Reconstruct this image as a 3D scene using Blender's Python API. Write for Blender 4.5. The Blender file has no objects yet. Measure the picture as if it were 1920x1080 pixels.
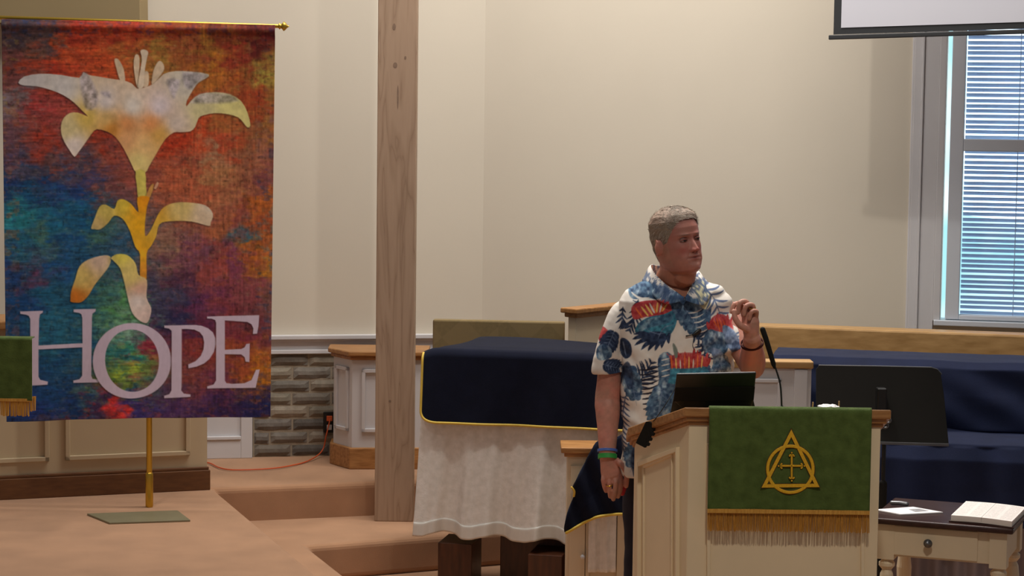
import bpy, bmesh, math, random
import numpy as np
from mathutils import Vector, Matrix, noise as mnoise
from mathutils.geometry import tessellate_polygon
random.seed(7)
R = np.random.RandomState(11)
PI = math.pi
sc = bpy.context.scene
COL = sc.collection

# ------------------------------------------------------------------ camera
F = 4080.0; H = 2.2; YH = 200.0
PITCH = math.atan((540 - YH) / F); ROLL = 0.0125
cam_d = bpy.data.cameras.new('camera'); cam = bpy.data.objects.new('camera', cam_d); COL.objects.link(cam)
cam_d.sensor_width = 36; cam_d.lens = 36 * F / 1920; cam_d.clip_end = 100
CM = Matrix.Rotation(PI/2 - PITCH, 4, 'X') @ Matrix.Rotation(ROLL, 4, 'Z')
cam.matrix_world = Matrix.Translation((0, 0, H)) @ CM
sc.camera = cam
CR = CM.to_3x3(); CRT = CR.transposed(); EYE = Vector((0, 0, H))

# ------------------------------------------------------------------ light and exposure
sc.view_settings.view_transform = 'Standard'; sc.view_settings.look = 'None'
sc.view_settings.gamma = 1; sc.view_settings.use_curve_mapping = False
sc.view_settings.exposure = -0.42
w = bpy.data.worlds.new('world'); sc.world = w; w.use_nodes = True
w.node_tree.nodes['Background'].inputs[0].default_value = (0.93, 0.95, 1.0, 1)
w.node_tree.nodes['Background'].inputs[1].default_value = 0.16

def area(name, loc, target, sx, sy, power, color):
    d = bpy.data.lights.new(name, 'AREA'); d.shape = 'RECTANGLE'; d.size = sx; d.size_y = sy
    d.energy = power; d.color = color
    o = bpy.data.objects.new(name, d); COL.objects.link(o); o.location = loc
    o.rotation_euler = (Vector(target) - Vector(loc)).to_track_quat('-Z', 'Y').to_euler()
    return o
def spot(name, loc, target, power, color, size, blend=0.6, radius=0.06):
    d = bpy.data.lights.new(name, 'SPOT'); d.energy = power; d.color = color
    d.spot_size = math.radians(size); d.spot_blend = blend; d.shadow_soft_size = radius
    o = bpy.data.objects.new(name, d); COL.objects.link(o); o.location = loc
    o.rotation_euler = (Vector(target) - Vector(loc)).to_track_quat('-Z', 'Y').to_euler()
    return o
area('ceiling_panel_light', (0.3, 9.9, 5.4), (0.3, 9.3, 0), 3.8, 1.0, 285, (1.0, 0.95, 0.89))
area('ceiling_wash_light', (0.0, 8.2, 5.7), (0.0, 11.5, 2.2), 4.5, 0.8, 105, (1.0, 0.95, 0.88))
spot('stage_spot_left', (0.35, 8.0, 6.1), (1.7, 11.2, 1.6), 230, (1.0, 0.95, 0.88), 75, radius=0.05)
spot('speaker_spot', (0.35, 8.9, 5.2), (0.62, 8.2, 1.2), 340, (1.0, 0.96, 0.92), 40, radius=0.08)
spot('stage_spot_front', (-2.2, 6.6, 5.2), (-1.75, 9.5, 1.1), 205, (1.0, 0.90, 0.80), 34, blend=0.8, radius=0.15)
spot('pulpit_spot', (0.9, 4.4, 5.0), (1.02, 7.7, 0.95), 400, (1.0, 0.93, 0.82), 26, blend=0.9, radius=0.15)
area('window_daylight', (2.9, 11.6, 2.2), (2.2, 9.0, 1.2), 1.0, 1.8, 14, (0.75, 0.88, 1.0))

# ------------------------------------------------------------------ helpers
def ray(px, py):
    return (CR @ Vector(((px - 960) / F, (540 - py) / F, -1.0)))
def P(px, py, Y):
    d = ray(px, py); return EYE + d * (Y / d.y)
def PZ(px, py, z):
    d = ray(px, py); return EYE + d * ((z - H) / d.z)
def PP(px, py, o, n):
    d = ray(px, py); return EYE + d * ((Vector(o) - EYE).dot(n) / d.dot(n))
def proj_np(V):
    v = (V - np.array(EYE)) @ np.array(CR)
    return 960 + F * v[:, 0] / -v[:, 2], 540 - F * v[:, 1] / -v[:, 2]
def s1(c):
    c = c / 255.0
    return c / 12.92 if c <= 0.04045 else ((c + 0.055) / 1.055) ** 2.4
def S(r, g, b): return (s1(r), s1(g), s1(b), 1)
def slin(A):
    A = np.clip(A / 255.0, 0, 1)
    return np.where(A <= 0.04045, A / 12.92, ((A + 0.055) / 1.055) ** 2.4)

ORG = {}
def empty(name, loc, label=None, cat=None, group=None):
    o = bpy.data.objects.new(name, None); COL.objects.link(o); o.location = loc; o.empty_display_size = 0.1
    ORG[o.name] = Vector(loc)
    if label: o['label'] = label
    if cat: o['category'] = cat
    if group: o['group'] = group
    return o
def tag(o, label, cat, group=None, kind=None):
    o['label'] = label; o['category'] = cat
    if group: o['group'] = group
    if kind: o['kind'] = kind
    return o
def ob(name, verts, faces, m, parent=None, smooth=False, label=None, structure=False, solid=0):
    V = np.array([tuple(v) for v in verts], dtype=float).reshape(-1, 3)
    if parent is not None: org = ORG[parent.name]
    else: org = Vector((V[:, 0].mean(), V[:, 1].mean(), V[:, 2].min()))
    me = bpy.data.meshes.new(name)
    me.from_pydata((V - np.array(org)).tolist(), [], [list(f) for f in faces]); me.validate(); me.update()
    if m is not None: me.materials.append(m)
    if smooth: me.polygons.foreach_set('use_smooth', [True] * len(me.polygons))
    o = bpy.data.objects.new(name, me); COL.objects.link(o)
    ORG[o.name] = Vector(org)
    if parent is not None: o.parent = parent; 
    if parent is None or False: o.location = org
    if label: o['label'] = label
    if structure: o['kind'] = 'structure'
    if solid:
        md = o.modifiers.new('s', 'SOLIDIFY'); md.thickness = solid; md.offset = 0
    return o
class MB:
    def __init__(s): s.v = []; s.f = []
    def add(s, V, Fs):
        n = len(s.v); s.v += [tuple(v) for v in V]; s.f += [tuple(i + n for i in f) for f in Fs]; return s
    def box(s, a, b):
        x0, y0, z0 = a; x1, y1, z1 = b
        V = [(x0,y0,z0),(x1,y0,z0),(x1,y1,z0),(x0,y1,z0),(x0,y0,z1),(x1,y0,z1),(x1,y1,z1),(x0,y1,z1)]
        return s.add(V, [(0,3,2,1),(4,5,6,7),(0,1,5,4),(1,2,6,5),(2,3,7,6),(3,0,4,7)])
    def fbox(s, o, ex, ey, x0, x1, y0, y1, z0, z1):
        """box in a frame: origin o (xy), unit vectors ex, ey (horizontal)"""
        V = []
        for z in (z0, z1):
            for (a, b) in ((x0,y0),(x1,y0),(x1,y1),(x0,y1)):
                p = Vector((o[0], o[1], 0)) + ex * a + ey * b; V.append((p.x, p.y, z))
        return s.add(V, [(0,3,2,1),(4,5,6,7),(0,1,5,4),(1,2,6,5),(2,3,7,6),(3,0,4,7)])
    def prism(s, pts, z0, z1):
        """pts: xy list CCW; z0, z1 scalars or functions of (x, y)"""
        f0 = z0 if callable(z0) else (lambda x, y: z0); f1 = z1 if callable(z1) else (lambda x, y: z1)
        n = len(pts)
        V = [(p[0], p[1], f0(p[0], p[1])) for p in pts] + [(p[0], p[1], f1(p[0], p[1])) for p in pts]
        Fs = [tuple(range(n - 1, -1, -1)), tuple(range(n, 2 * n))] + [(i, (i + 1) % n, n + (i + 1) % n, n + i) for i in range(n)]
        return s.add(V, Fs)
    def slab(s, quad, t):
        """closed slab from a planar outline (3d points), thickened by vector t"""
        n = len(quad); t = Vector(t)
        V = [Vector(q) for q in quad] + [Vector(q) + t for q in quad]
        return s.add(V, [tuple(range(n - 1, -1, -1)), tuple(range(n, 2 * n))] + [(i, (i + 1) % n, n + (i + 1) % n, n + i) for i in range(n)])
    def tube(s, pts, r, n=10, closed=False, hint=None):
        V, Fs = loft(pts, r, n, hint=hint, closed=closed); return s.add(V, Fs)
    def build(s, name, m, parent=None, bevel=0, **k):
        o = ob(name, s.v, s.f, m, parent, **k)
        if bevel:
            md = o.modifiers.new('b', 'BEVEL'); md.width = bevel; md.segments = 2; md.limit_method = 'ANGLE'
        return o
def loft(pts, radii, n=12, hint=None, closed=False, cap=True, power=2.0):
    """tube along pts. radii: scalar, list of scalars or list of (a, b): a along hint side, b across."""
    pts = [Vector(p) for p in pts]; m = len(pts)
    if not isinstance(radii, (list, tuple)): radii = [radii] * m
    rr = [(r, r) if not isinstance(r, (list, tuple)) else r for r in radii]
    T = []
    for i in range(m):
        if closed: t = pts[(i + 1) % m] - pts[i - 1]
        else: t = pts[min(i + 1, m - 1)] - pts[max(i - 1, 0)]
        T.append(t.normalized())
    V = []; rings = []
    prev = None
    def ring(c, t, a, b):
        nonlocal prev
        h = Vector(hint) if hint is not None else (prev if prev is not None else (Vector((0, 0, 1)) if abs(t.z) < .9 else Vector((1, 0, 0))))
        sx = (h - t * h.dot(t)).normalized()
        if hint is None: prev = sx
        sy = t.cross(sx)
        idx = []
        for k in range(n):
            q = 2 * PI * k / n; cs, sn = math.cos(q), math.sin(q)
            e = 2.0 / power
            cc = math.copysign(abs(cs) ** e, cs); ss = math.copysign(abs(sn) ** e, sn)
            idx.append(len(V)); V.append(c + sx * (a * cc) + sy * (b * ss))
        rings.append(idx)
    if cap and not closed:
        a, b = rr[0]; r = min(a, b)
        for q in (75, 50, 25): ring(pts[0] - T[0] * r * math.sin(math.radians(q)), T[0], a * math.cos(math.radians(q)), b * math.cos(math.radians(q)))
    for i in range(m): ring(pts[i], T[i], *rr[i])
    if cap and not closed:
        a, b = rr[-1]; r = min(a, b)
        for q in (25, 50, 75): ring(pts[-1] + T[-1] * r * math.sin(math.radians(q)), T[-1], a * math.cos(math.radians(q)), b * math.cos(math.radians(q)))
    Fs = []
    L = len(rings)
    for i in range(L if closed else L - 1):
        A, B = rings[i], rings[(i + 1) % L]
        for k in range(n): Fs.append((A[k], A[(k + 1) % n], B[(k + 1) % n], B[k]))
    if not closed:
        Fs.append(tuple(reversed(rings[0]))); Fs.append(tuple(rings[-1]))
    return V, Fs
def smooth_path(pts, k=6):
    """Catmull-Rom through points"""
    pts = [Vector(p) for p in pts]; out = []
    for i in range(len(pts) - 1):
        p0 = pts[max(i - 1, 0)]; p1 = pts[i]; p2 = pts[i + 1]; p3 = pts[min(i + 2, len(pts) - 1)]
        for j in range(k):
            t = j / k
            out.append(0.5 * ((2 * p1) + (p2 - p0) * t + (2 * p0 - 5 * p1 + 4 * p2 - p3) * t * t + (-p0 + 3 * p1 - 3 * p2 + p3) * t ** 3))
    out.append(pts[-1]); return out
def lathe(prof, c, n=20):
    """prof: list of (r, z) from bottom to top, about vertical axis through c"""
    V = []; Fs = []
    for (r, z) in prof:
        for k in range(n):
            q = 2 * PI * k / n; V.append((c[0] + r * math.cos(q), c[1] + r * math.sin(q), c[2] + z))
    for i in range(len(prof) - 1):
        for k in range(n): Fs.append((i*n+k, i*n+(k+1)%n, (i+1)*n+(k+1)%n, (i+1)*n+k))
    Fs.append(tuple(range(n - 1, -1, -1))); Fs.append(tuple((len(prof)-1)*n + k for k in range(n)))
    return V, Fs
def grid(fn, nu, nv):
    V = [fn(i / nu, j / nv) for j in range(nv + 1) for i in range(nu + 1)]
    Fs = [(j*(nu+1)+i, j*(nu+1)+i+1, (j+1)*(nu+1)+i+1, (j+1)*(nu+1)+i) for j in range(nv) for i in range(nu)]
    return V, Fs
def remesh(parts, voxel, smooth=6, factor=0.6):
    """union of closed shells into one continuous surface; returns (verts Nx3, faces list)"""
    mb = MB()
    for V, Fs in parts: mb.add(V, Fs)
    me = bpy.data.meshes.new('t'); me.from_pydata(mb.v, [], [list(f) for f in mb.f]); me.update()
    bm = bmesh.new(); bm.from_mesh(me); bmesh.ops.recalc_face_normals(bm, faces=bm.faces); bm.to_mesh(me); bm.free()
    o = bpy.data.objects.new('t', me); COL.objects.link(o)
    r = o.modifiers.new('r', 'REMESH'); r.mode = 'VOXEL'; r.voxel_size = voxel
    if smooth:
        q = o.modifiers.new('q', 'SMOOTH'); q.iterations = smooth; q.factor = factor
    dg = bpy.context.evaluated_depsgraph_get(); dg.update()
    e = o.evaluated_get(dg); m2 = e.to_mesh()
    V = np.empty(len(m2.vertices) * 3); m2.vertices.foreach_get('co', V)
    N = np.empty(len(m2.vertices) * 3); m2.vertices.foreach_get('normal', N)
    Fs = [tuple(p.vertices) for p in m2.polygons]
    e.to_mesh_clear(); bpy.data.objects.remove(o); bpy.data.meshes.remove(me)
    return V.reshape(-1, 3), N.reshape(-1, 3), Fs
def set_colors(o, C, name='paint'):
    me = o.data; a = me.color_attributes.new(name, 'FLOAT_COLOR', 'POINT')
    n = len(me.vertices); A = np.ones((n, 4)); A[:, :3] = C[:n]
    a.data.foreach_set('color', A.ravel().astype(np.float32))

# value noise in numpy
_T = R.rand(256, 256)
def vnoise(x, y):
    xi = np.floor(x).astype(int); yi = np.floor(y).astype(int); fx = x - xi; fy = y - yi
    fx = fx*fx*(3-2*fx); fy = fy*fy*(3-2*fy)
    a = _T[xi % 256, yi % 256]; b = _T[(xi+1) % 256, yi % 256]; c = _T[xi % 256, (yi+1) % 256]; d = _T[(xi+1) % 256, (yi+1) % 256]
    return (a*(1-fx)+b*fx)*(1-fy) + (c*(1-fx)+d*fx)*fy
def fbm(x, y, o=4):
    s = 0; a = 0.5
    for k in range(o): s = s + a * vnoise(x * 2**k + 17*k, y * 2**k + 31*k); a *= .5
    return s / (1 - .5**o)

# ------------------------------------------------------------------ materials
def mat(name, c, rough=0.6, var=0.08, scale=12.0, bump=0.0, bscale=None, metal=0.0, stretch=(1,1,1), c2=None, sheen=0.0, sub=0.0, spec=0.5, detail=4):
    m = bpy.data.materials.new(name); m.use_nodes = True; nt = m.node_tree; n = nt.nodes; l = nt.links
    b = n['Principled BSDF']
    tc = n.new('ShaderNodeTexCoord'); mp = n.new('ShaderNodeMapping'); mp.inputs['Scale'].default_value = stretch
    l.new(tc.outputs['Object'], mp.inputs[0])
    nz = n.new('ShaderNodeTexNoise'); nz.inputs['Scale'].default_value = scale; nz.inputs['Detail'].default_value = detail
    l.new(mp.outputs[0], nz.inputs['Vector'])
    mr = n.new('ShaderNodeMapRange'); mr.inputs[1].default_value = 0.3; mr.inputs[2].default_value = 0.7
    l.new(nz.outputs[0], mr.inputs[0])
    mx = n.new('ShaderNodeMix'); mx.data_type = 'RGBA'
    if c2 is None: a = tuple(x * (1 - var) for x in c[:3]) + (1,); z = tuple(min(1, x * (1 + var)) for x in c[:3]) + (1,)
    else: a, z = c, c2
    mx.inputs[6].default_value = a; mx.inputs[7].default_value = z
    l.new(mr.outputs[0], mx.inputs[0]); l.new(mx.outputs[2], b.inputs['Base Color'])
    b.inputs['Roughness'].default_value = rough; b.inputs['Metallic'].default_value = metal
    b.inputs['Specular IOR Level'].default_value = spec
    if sheen: b.inputs['Sheen Weight'].default_value = sheen; b.inputs['Sheen Roughness'].default_value = 0.5
    if sub: b.inputs['Subsurface Weight'].default_value = sub; b.inputs['Subsurface Scale'].default_value = 0.01
    if bump:
        nb = n.new('ShaderNodeTexNoise'); nb.inputs['Scale'].default_value = bscale or scale * 4; nb.inputs['Detail'].default_value = 3
        l.new(mp.outputs[0], nb.inputs['Vector'])
        bp = n.new('ShaderNodeBump'); bp.inputs['Strength'].default_value = bump; bp.inputs['Distance'].default_value = 0.004
        l.new(nb.outputs[0], bp.inputs['Height']); l.new(bp.outputs[0], b.inputs['Normal'])
    return m
def attr_mat(name, attr='paint', rough=0.7, bump=0.15, bscale=400, sub=0.0, spec=0.3, var=0.0, vscale=60):
    m = bpy.data.materials.new(name); m.use_nodes = True; nt = m.node_tree; n = nt.nodes; l = nt.links
    b = n['Principled BSDF']; at = n.new('ShaderNodeAttribute'); at.attribute_name = attr
    tc = n.new('ShaderNodeTexCoord')
    nb = n.new('ShaderNodeTexNoise'); nb.inputs['Scale'].default_value = bscale; l.new(tc.outputs['Object'], nb.inputs['Vector'])
    bp = n.new('ShaderNodeBump'); bp.inputs['Strength'].default_value = bump; bp.inputs['Distance'].default_value = 0.002
    l.new(nb.outputs[0], bp.inputs['Height']); l.new(bp.outputs[0], b.inputs['Normal'])
    nv = n.new('ShaderNodeTexNoise'); nv.inputs['Scale'].default_value = vscale; l.new(tc.outputs['Object'], nv.inputs['Vector'])
    mr = n.new('ShaderNodeMapRange'); mr.inputs[3].default_value = 1 - var; mr.inputs[4].default_value = 1 + var; l.new(nv.outputs[0], mr.inputs[0])
    vm = n.new('ShaderNodeVectorMath'); vm.operation = 'SCALE'
    l.new(at.outputs['Color'], vm.inputs[0]); l.new(mr.outputs[0], vm.inputs['Scale']); l.new(vm.outputs[0], b.inputs['Base Color'])
    b.inputs['Roughness'].default_value = rough; b.inputs['Specular IOR Level'].default_value = spec
    if sub: b.inputs['Subsurface Weight'].default_value = sub; b.inputs['Subsurface Scale'].default_value = 0.01; b.inputs['Subsurface Radius'].default_value = (1, .3, .15)
    return m
M = {}
M['wall'] = mat('cream_wall_paint', S(207, 198, 182), .85, .012, 3, .05, 60, spec=.2)
M['wall_shade'] = mat('shaded_wall_tan', S(150, 132, 98), .85, .03, 3, spec=.2)  # darker tan that paints shade onto the upper left wall
M['white_trim'] = mat('white_trim_paint', S(205, 203, 205), .45, .02, 6)
M['cream'] = mat('cream_satin_paint', S(214, 196, 166), .45, .03, 5, .03, 80)
M['wainscot'] = mat('beige_wainscot_paint', S(196, 178, 146), .5, .03, 5)
M['oak'] = mat('golden_oak', S(140, 94, 50), .4, scale=9, stretch=(1, 8, 8), c2=S(180, 130, 78), bump=.1)
M['oak_rail'] = mat('pale_oak_rail', S(160, 122, 74), .38, scale=3, stretch=(1, 12, 12), c2=S(190, 150, 98), bump=.05)
M['brown_base'] = mat('brown_baseboard', S(92, 56, 28), .5, scale=6, stretch=(1, 6, 10), c2=S(112, 72, 38))
M['dark_wood'] = mat('dark_brown_wood', S(58, 30, 16), .4, scale=8, stretch=(6, 6, 1), c2=S(84, 46, 26))
M['espresso'] = mat('espresso_wood', S(44, 24, 22), .3, scale=8, stretch=(1, 8, 8), c2=S(62, 38, 32))
M['carpet'] = mat('tan_carpet', S(176, 134, 102), .95, .10, 5, .5, 700, sheen=.3, spec=.1)
M['carpet_edge'] = M['carpet']
M['lectern'] = mat('lectern_cream', S(230, 210, 174), .42, .03, 5, .03, 90)
M['mortar'] = mat('grey_mortar', S(150, 138, 120), .9, .1, 40, .4, 200)
M['navy'] = mat('navy_wool_cloth', S(16, 20, 38), .9, .15, 14, .3, 500, sheen=.08, spec=.12)
M['navy2'] = mat('navy_satin_cloth', S(24, 32, 60), .8, .15, 8, .2, 400, sheen=.12, spec=.15)
M['gold_piping'] = mat('yellow_piping', S(214, 180, 70), .6, .06, 40)
M['green'] = mat('green_brocade', S(66, 82, 34), .8, scale=26, c2=S(84, 102, 48), bump=.35, bscale=160, sheen=.1, spec=.2, detail=6)
M['gold_thread'] = mat('gold_thread', S(224, 172, 24), .5, .12, 160, .4, 600)
M['dark_thread'] = mat('brown_outline_thread', S(74, 52, 14), .8, .1, 160)
M['fringe'] = mat('gold_fringe', S(190, 134, 50), .65, scale=90, stretch=(3, 3, .25), c2=S(222, 168, 76), bump=.6, bscale=300)
M['brass'] = mat('polished_brass', S(206, 168, 66), .28, .05, 10, metal=.85)
M['plate'] = mat('grey_green_metal_plate', S(132, 126, 100), .4, .08, 8, metal=.3)
M['black'] = mat('black_plastic', S(16, 15, 14), .4, .1, 20)
M['black_matte'] = mat('matte_black_metal', S(24, 21, 17), .75, .1, 8, spec=.2)
M['grey_metal'] = mat('grey_metal', S(112, 112, 114), .3, .06, 10, metal=.7)
M['paper'] = mat('white_paper', S(232, 228, 228), .8, .02, 10)
M['screen_white'] = mat('screen_white', S(205, 205, 214), .7, .01, 4)
M['screen_border'] = mat('screen_black_border', S(42, 44, 46), .6, .06, 10)
M['frame_white'] = mat('window_white_vinyl', S(208, 212, 220), .4, .02, 6)
M['denim'] = mat('charcoal_trousers', S(38, 37, 48), .85, .12, 30, .3, 500, spec=.2)
M['red'] = mat('red_plastic', S(176, 24, 40), .35, .05, 20)
M['wrist_green'] = mat('green_silicone', S(48, 150, 62), .5, .08, 60)
M['wrist_blue'] = mat('blue_silicone', S(74, 104, 178), .5, .08, 60)
M['maroon'] = mat('dark_red_beads', S(64, 24, 24), .75, .15, 90, spec=.15)
M['shoe'] = mat('black_leather', S(24, 22, 22), .4, .1, 30)
M['orange'] = mat('orange_cable_rubber', S(206, 90, 44), .5, .05, 20)
M['tanpanel'] = None
M['eye_white'] = mat('eye_white', S(140, 118, 110), .3, .04, 60)
M['eye_dark'] = mat('eye_iris', S(42, 30, 26), .2, .1, 60)
# special materials
def wood_post_mat():
    m = bpy.data.materials.new('whitewashed_post_wood'); m.use_nodes = True; n = m.node_tree.nodes; l = m.node_tree.links; b = n['Principled BSDF']
    tc = n.new('ShaderNodeTexCoord'); mp = n.new('ShaderNodeMapping'); mp.inputs['Scale'].default_value = (1, 1, .09); l.new(tc.outputs['Object'], mp.inputs[0])
    nz = n.new('ShaderNodeTexNoise'); nz.inputs['Scale'].default_value = 9; nz.inputs['Detail'].default_value = 3; nz.inputs['Distortion'].default_value = .5; l.new(mp.outputs[0], nz.inputs['Vector'])
    ma = n.new('ShaderNodeMath'); ma.operation = 'MULTIPLY'; ma.inputs[1].default_value = 9; l.new(nz.outputs[0], ma.inputs[0])
    fr = n.new('ShaderNodeMath'); fr.operation = 'PINGPONG'; fr.inputs[1].default_value = .5; l.new(ma.outputs[0], fr.inputs[0])
    r = n.new('ShaderNodeValToRGB'); l.new(fr.outputs[0], r.inputs[0])
    r.color_ramp.elements[0].color = S(132, 106, 84); r.color_ramp.elements[0].position = 0
    r.color_ramp.elements[1].color = S(166, 140, 116); r.color_ramp.elements[1].position = .35
    e = r.color_ramp.elements.new(.06); e.color = S(150, 124, 100)
    n2 = n.new('ShaderNodeTexNoise'); n2.inputs['Scale'].default_value = 120; l.new(mp.outputs[0], n2.inputs['Vector'])
    mx = n.new('ShaderNodeMix'); mx.data_type = 'RGBA'; mx.inputs[7].default_value = S(156, 128, 106)
    m2 = n.new('ShaderNodeMath'); m2.operation = 'MULTIPLY'; m2.inputs[1].default_value = .8; l.new(n2.outputs[0], m2.inputs[0])
    l.new(m2.outputs[0], mx.inputs[0]); l.new(r.outputs[0], mx.inputs[6]); l.new(mx.outputs[2], b.inputs['Base Color'])
    b.inputs['Roughness'].default_value = .6
    return m
M['post'] = wood_post_mat()
def check_fabric():
    m = bpy.data.materials.new('tan_diamond_weave'); m.use_nodes = True; n = m.node_tree.nodes; l = m.node_tree.links; b = n['Principled BSDF']
    tc = n.new('ShaderNodeTexCoord'); mp = n.new('ShaderNodeMapping'); mp.inputs['Rotation'].default_value = (0, .75, 0); mp.inputs['Scale'].default_value = (1, .01, 1)
    l.new(tc.outputs['Object'], mp.inputs[0])
    ck = n.new('ShaderNodeTexChecker'); ck.inputs['Scale'].default_value = 7; ck.inputs[1].default_value = S(112, 97, 66); ck.inputs[2].default_value = S(126, 108, 76)
    l.new(mp.outputs[0], ck.inputs[0])
    nz = n.new('ShaderNodeTexNoise'); nz.inputs['Scale'].default_value = 60; l.new(tc.outputs['Object'], nz.inputs['Vector'])
    mx = n.new('ShaderNodeMix'); mx.data_type = 'RGBA'; mx.inputs[7].default_value = S(132, 112, 74); l.new(nz.outputs[0], mx.inputs[0]); l.new(ck.outputs[0], mx.inputs[6])
    l.new(mx.outputs[2], b.inputs['Base Color']); b.inputs['Roughness'].default_value = .95
    return m
M['tanpanel'] = check_fabric()
def lace_mat():
    m = mat('white_damask_lace', S(222, 218, 210), .75, scale=34, c2=S(240, 236, 230), bump=.25, bscale=130, spec=.3, detail=5)
    return m
M['lace'] = lace_mat()
def blind_mat():
    m = bpy.data.materials.new('white_blind_slat'); m.use_nodes = True; n = m.node_tree.nodes; l = m.node_tree.links; b = n['Principled BSDF']
    b.inputs['Base Color'].default_value = S(196, 202, 218); b.inputs['Roughness'].default_value = .5
    tr = n.new('ShaderNodeBsdfTranslucent'); tr.inputs[0].default_value = S(200, 214, 235)
    mx = n.new('ShaderNodeMixShader'); mx.inputs[0].default_value = .5
    l.new(b.outputs[0], mx.inputs[1]); l.new(tr.outputs[0], mx.inputs[2]); l.new(mx.outputs[0], n['Material Output'].inputs[0])
    return m
M['blind'] = blind_mat()
def sky_mat():
    m = bpy.data.materials.new('daylight_outside'); m.use_nodes = True; n = m.node_tree.nodes; l = m.node_tree.links
    n.remove(n['Principled BSDF'])
    e = n.new('ShaderNodeEmission'); tc = n.new('ShaderNodeTexCoord'); nz = n.new('ShaderNodeTexNoise'); nz.inputs['Scale'].default_value = 2.2
    l.new(tc.outputs['Object'], nz.inputs['Vector'])
    r = n.new('ShaderNodeValToRGB'); l.new(nz.outputs[0], r.inputs[0])
    r.color_ramp.elements[0].position = .35; r.color_ramp.elements[0].color = S(150, 205, 215)
    r.color_ramp.elements[1].position = .62; r.color_ramp.elements[1].color = S(225, 245, 255)
    l.new(r.outputs[0], e.inputs[0]); e.inputs[1].default_value = 2.1
    l.new(e.outputs[0], n['Material Output'].inputs[0])
    return m
M['sky'] = sky_mat()
def glass_mat():
    m = bpy.data.materials.new('window_glass'); m.use_nodes = True; n = m.node_tree.nodes; l = m.node_tree.links
    b = n['Principled BSDF']; b.inputs['Base Color'].default_value = (1, 1, 1, 1); b.inputs['Roughness'].default_value = 0.02; b.inputs['Transmission Weight'].default_value = 1; b.inputs['IOR'].default_value = 1.1
    return m
M['glass'] = glass_mat()
X = Vector((1, 0, 0)); Yv = Vector((0, 1, 0)); Zv = Vector((0, 0, 1))

# ------------------------------------------------------------------ floors and steps
L1, L2 = 0.17, 0.34
c2 = PZ(402, 915, L2)          # inner corner of the upper platform
e2 = PZ(600, 1080, L2)         # along its side edge
d2 = (e2 - c2).normalized()
r2 = PZ(700, 908, L2); dr2 = (r2 - PZ(480, 917, L2)).normalized()
c1 = PZ(577, 1023, L1); e1_ = PZ(650, 1080, L1); d1 = (e1_ - c1).normalized()
r1 = PZ(769, 1008, L1); dr1 = (r1 - c1).normalized()
MB().box((-6, 2, -.12), (6, 13, 0)).build('floor', M['carpet'], structure=True)
def round_prism(pts, z0, z1, name):
    o = MB().prism(pts, z0, z1).build(name, M['carpet'], bevel=.03, structure=True); o.modifiers['b'].segments = 4; return o
def step(c, d, dr, z, name):
    a = c + d * 6; far = c + dr * 4.2
    pts = [(c.x, c.y), (a.x, a.y), (a.x - 6, a.y), (-6, a.y), (-6, 13), (far.x, 13), (far.x, far.y)]
    pts = [(c.x, c.y), (far.x, far.y), (far.x, 13), (-6, 13), (-6, a.y), (a.x, a.y)]
    # CCW: corner, right far, back, left, front-left, side end
    return round_prism(pts, -.005, z, name)
step(c1, d1, dr1, L1, 'floor_lower_step')
step(c2, d2, dr2, L2, 'floor_platform')

# ------------------------------------------------------------------ walls
CORN = P(905, 500, 11.62); CORN = Vector((CORN.x, 11.62, 0))
Lp = P(515, 500, 11.40); Lp = Vector((Lp.x, 11.40, 0)); exL = (CORN - Lp).normalized(); nL = Vector((exL.y, -exL.x, 0))   # toward the room
Rp = P(1920, 500, 10.98); Rp = Vector((Rp.x, 10.98, 0)); exR = (Rp - CORN).normalized(); nR = Vector((exR.y, -exR.x, 0))
def WL(px, py, off=0.0): return PP(px, py, Lp + nL * off, nL)
def WR(px, py, off=0.0): return PP(px, py, CORN + nR * off, nR)
def aL(p): return (Vector((p.x, p.y, 0)) - Lp).dot(exL)
def aR(p): return (Vector((p.x, p.y, 0)) - CORN).dot(exR)
MB().fbox(Lp, exL, -nL, -5.2, (CORN - Lp).length, 0, .15, 0, 5.2).build('wall_back_left', M['wall'], structure=True)
# window opening on the right wall
wx0 = aR(WR(1768, 400)); wx1 = wx0 + 1.0; wz0 = WR(1800, 606).z; wz1 = wz0 + 1.75
mb = MB(); lenR = 4.6
mb.fbox(CORN, exR, -nR, 0, wx0, 0, .15, 0, 5.2); mb.fbox(CORN, exR, -nR, wx1, lenR, 0, .15, 0, 5.2)
mb.fbox(CORN, exR, -nR, wx0, wx1, 0, .15, 0, wz0); mb.fbox(CORN, exR, -nR, wx0, wx1, 0, .15, wz1, 5.2)
mb.build('wall_back_right', M['wall'], structure=True)
# added panel above the banner, its tan colour standing in for wall shade
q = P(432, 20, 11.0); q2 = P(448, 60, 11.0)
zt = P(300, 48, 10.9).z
MB().slab([(-4, 10.95, zt + .02), (P(262, 40, 10.95).x, 10.95, zt), (P(250, 0, 10.95).x, 10.95, 5.0), (-4, 10.95, 5.0)], (0, .25, 0)).build('wall_shade_panel', M['wall_shade'], structure=True)

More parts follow.
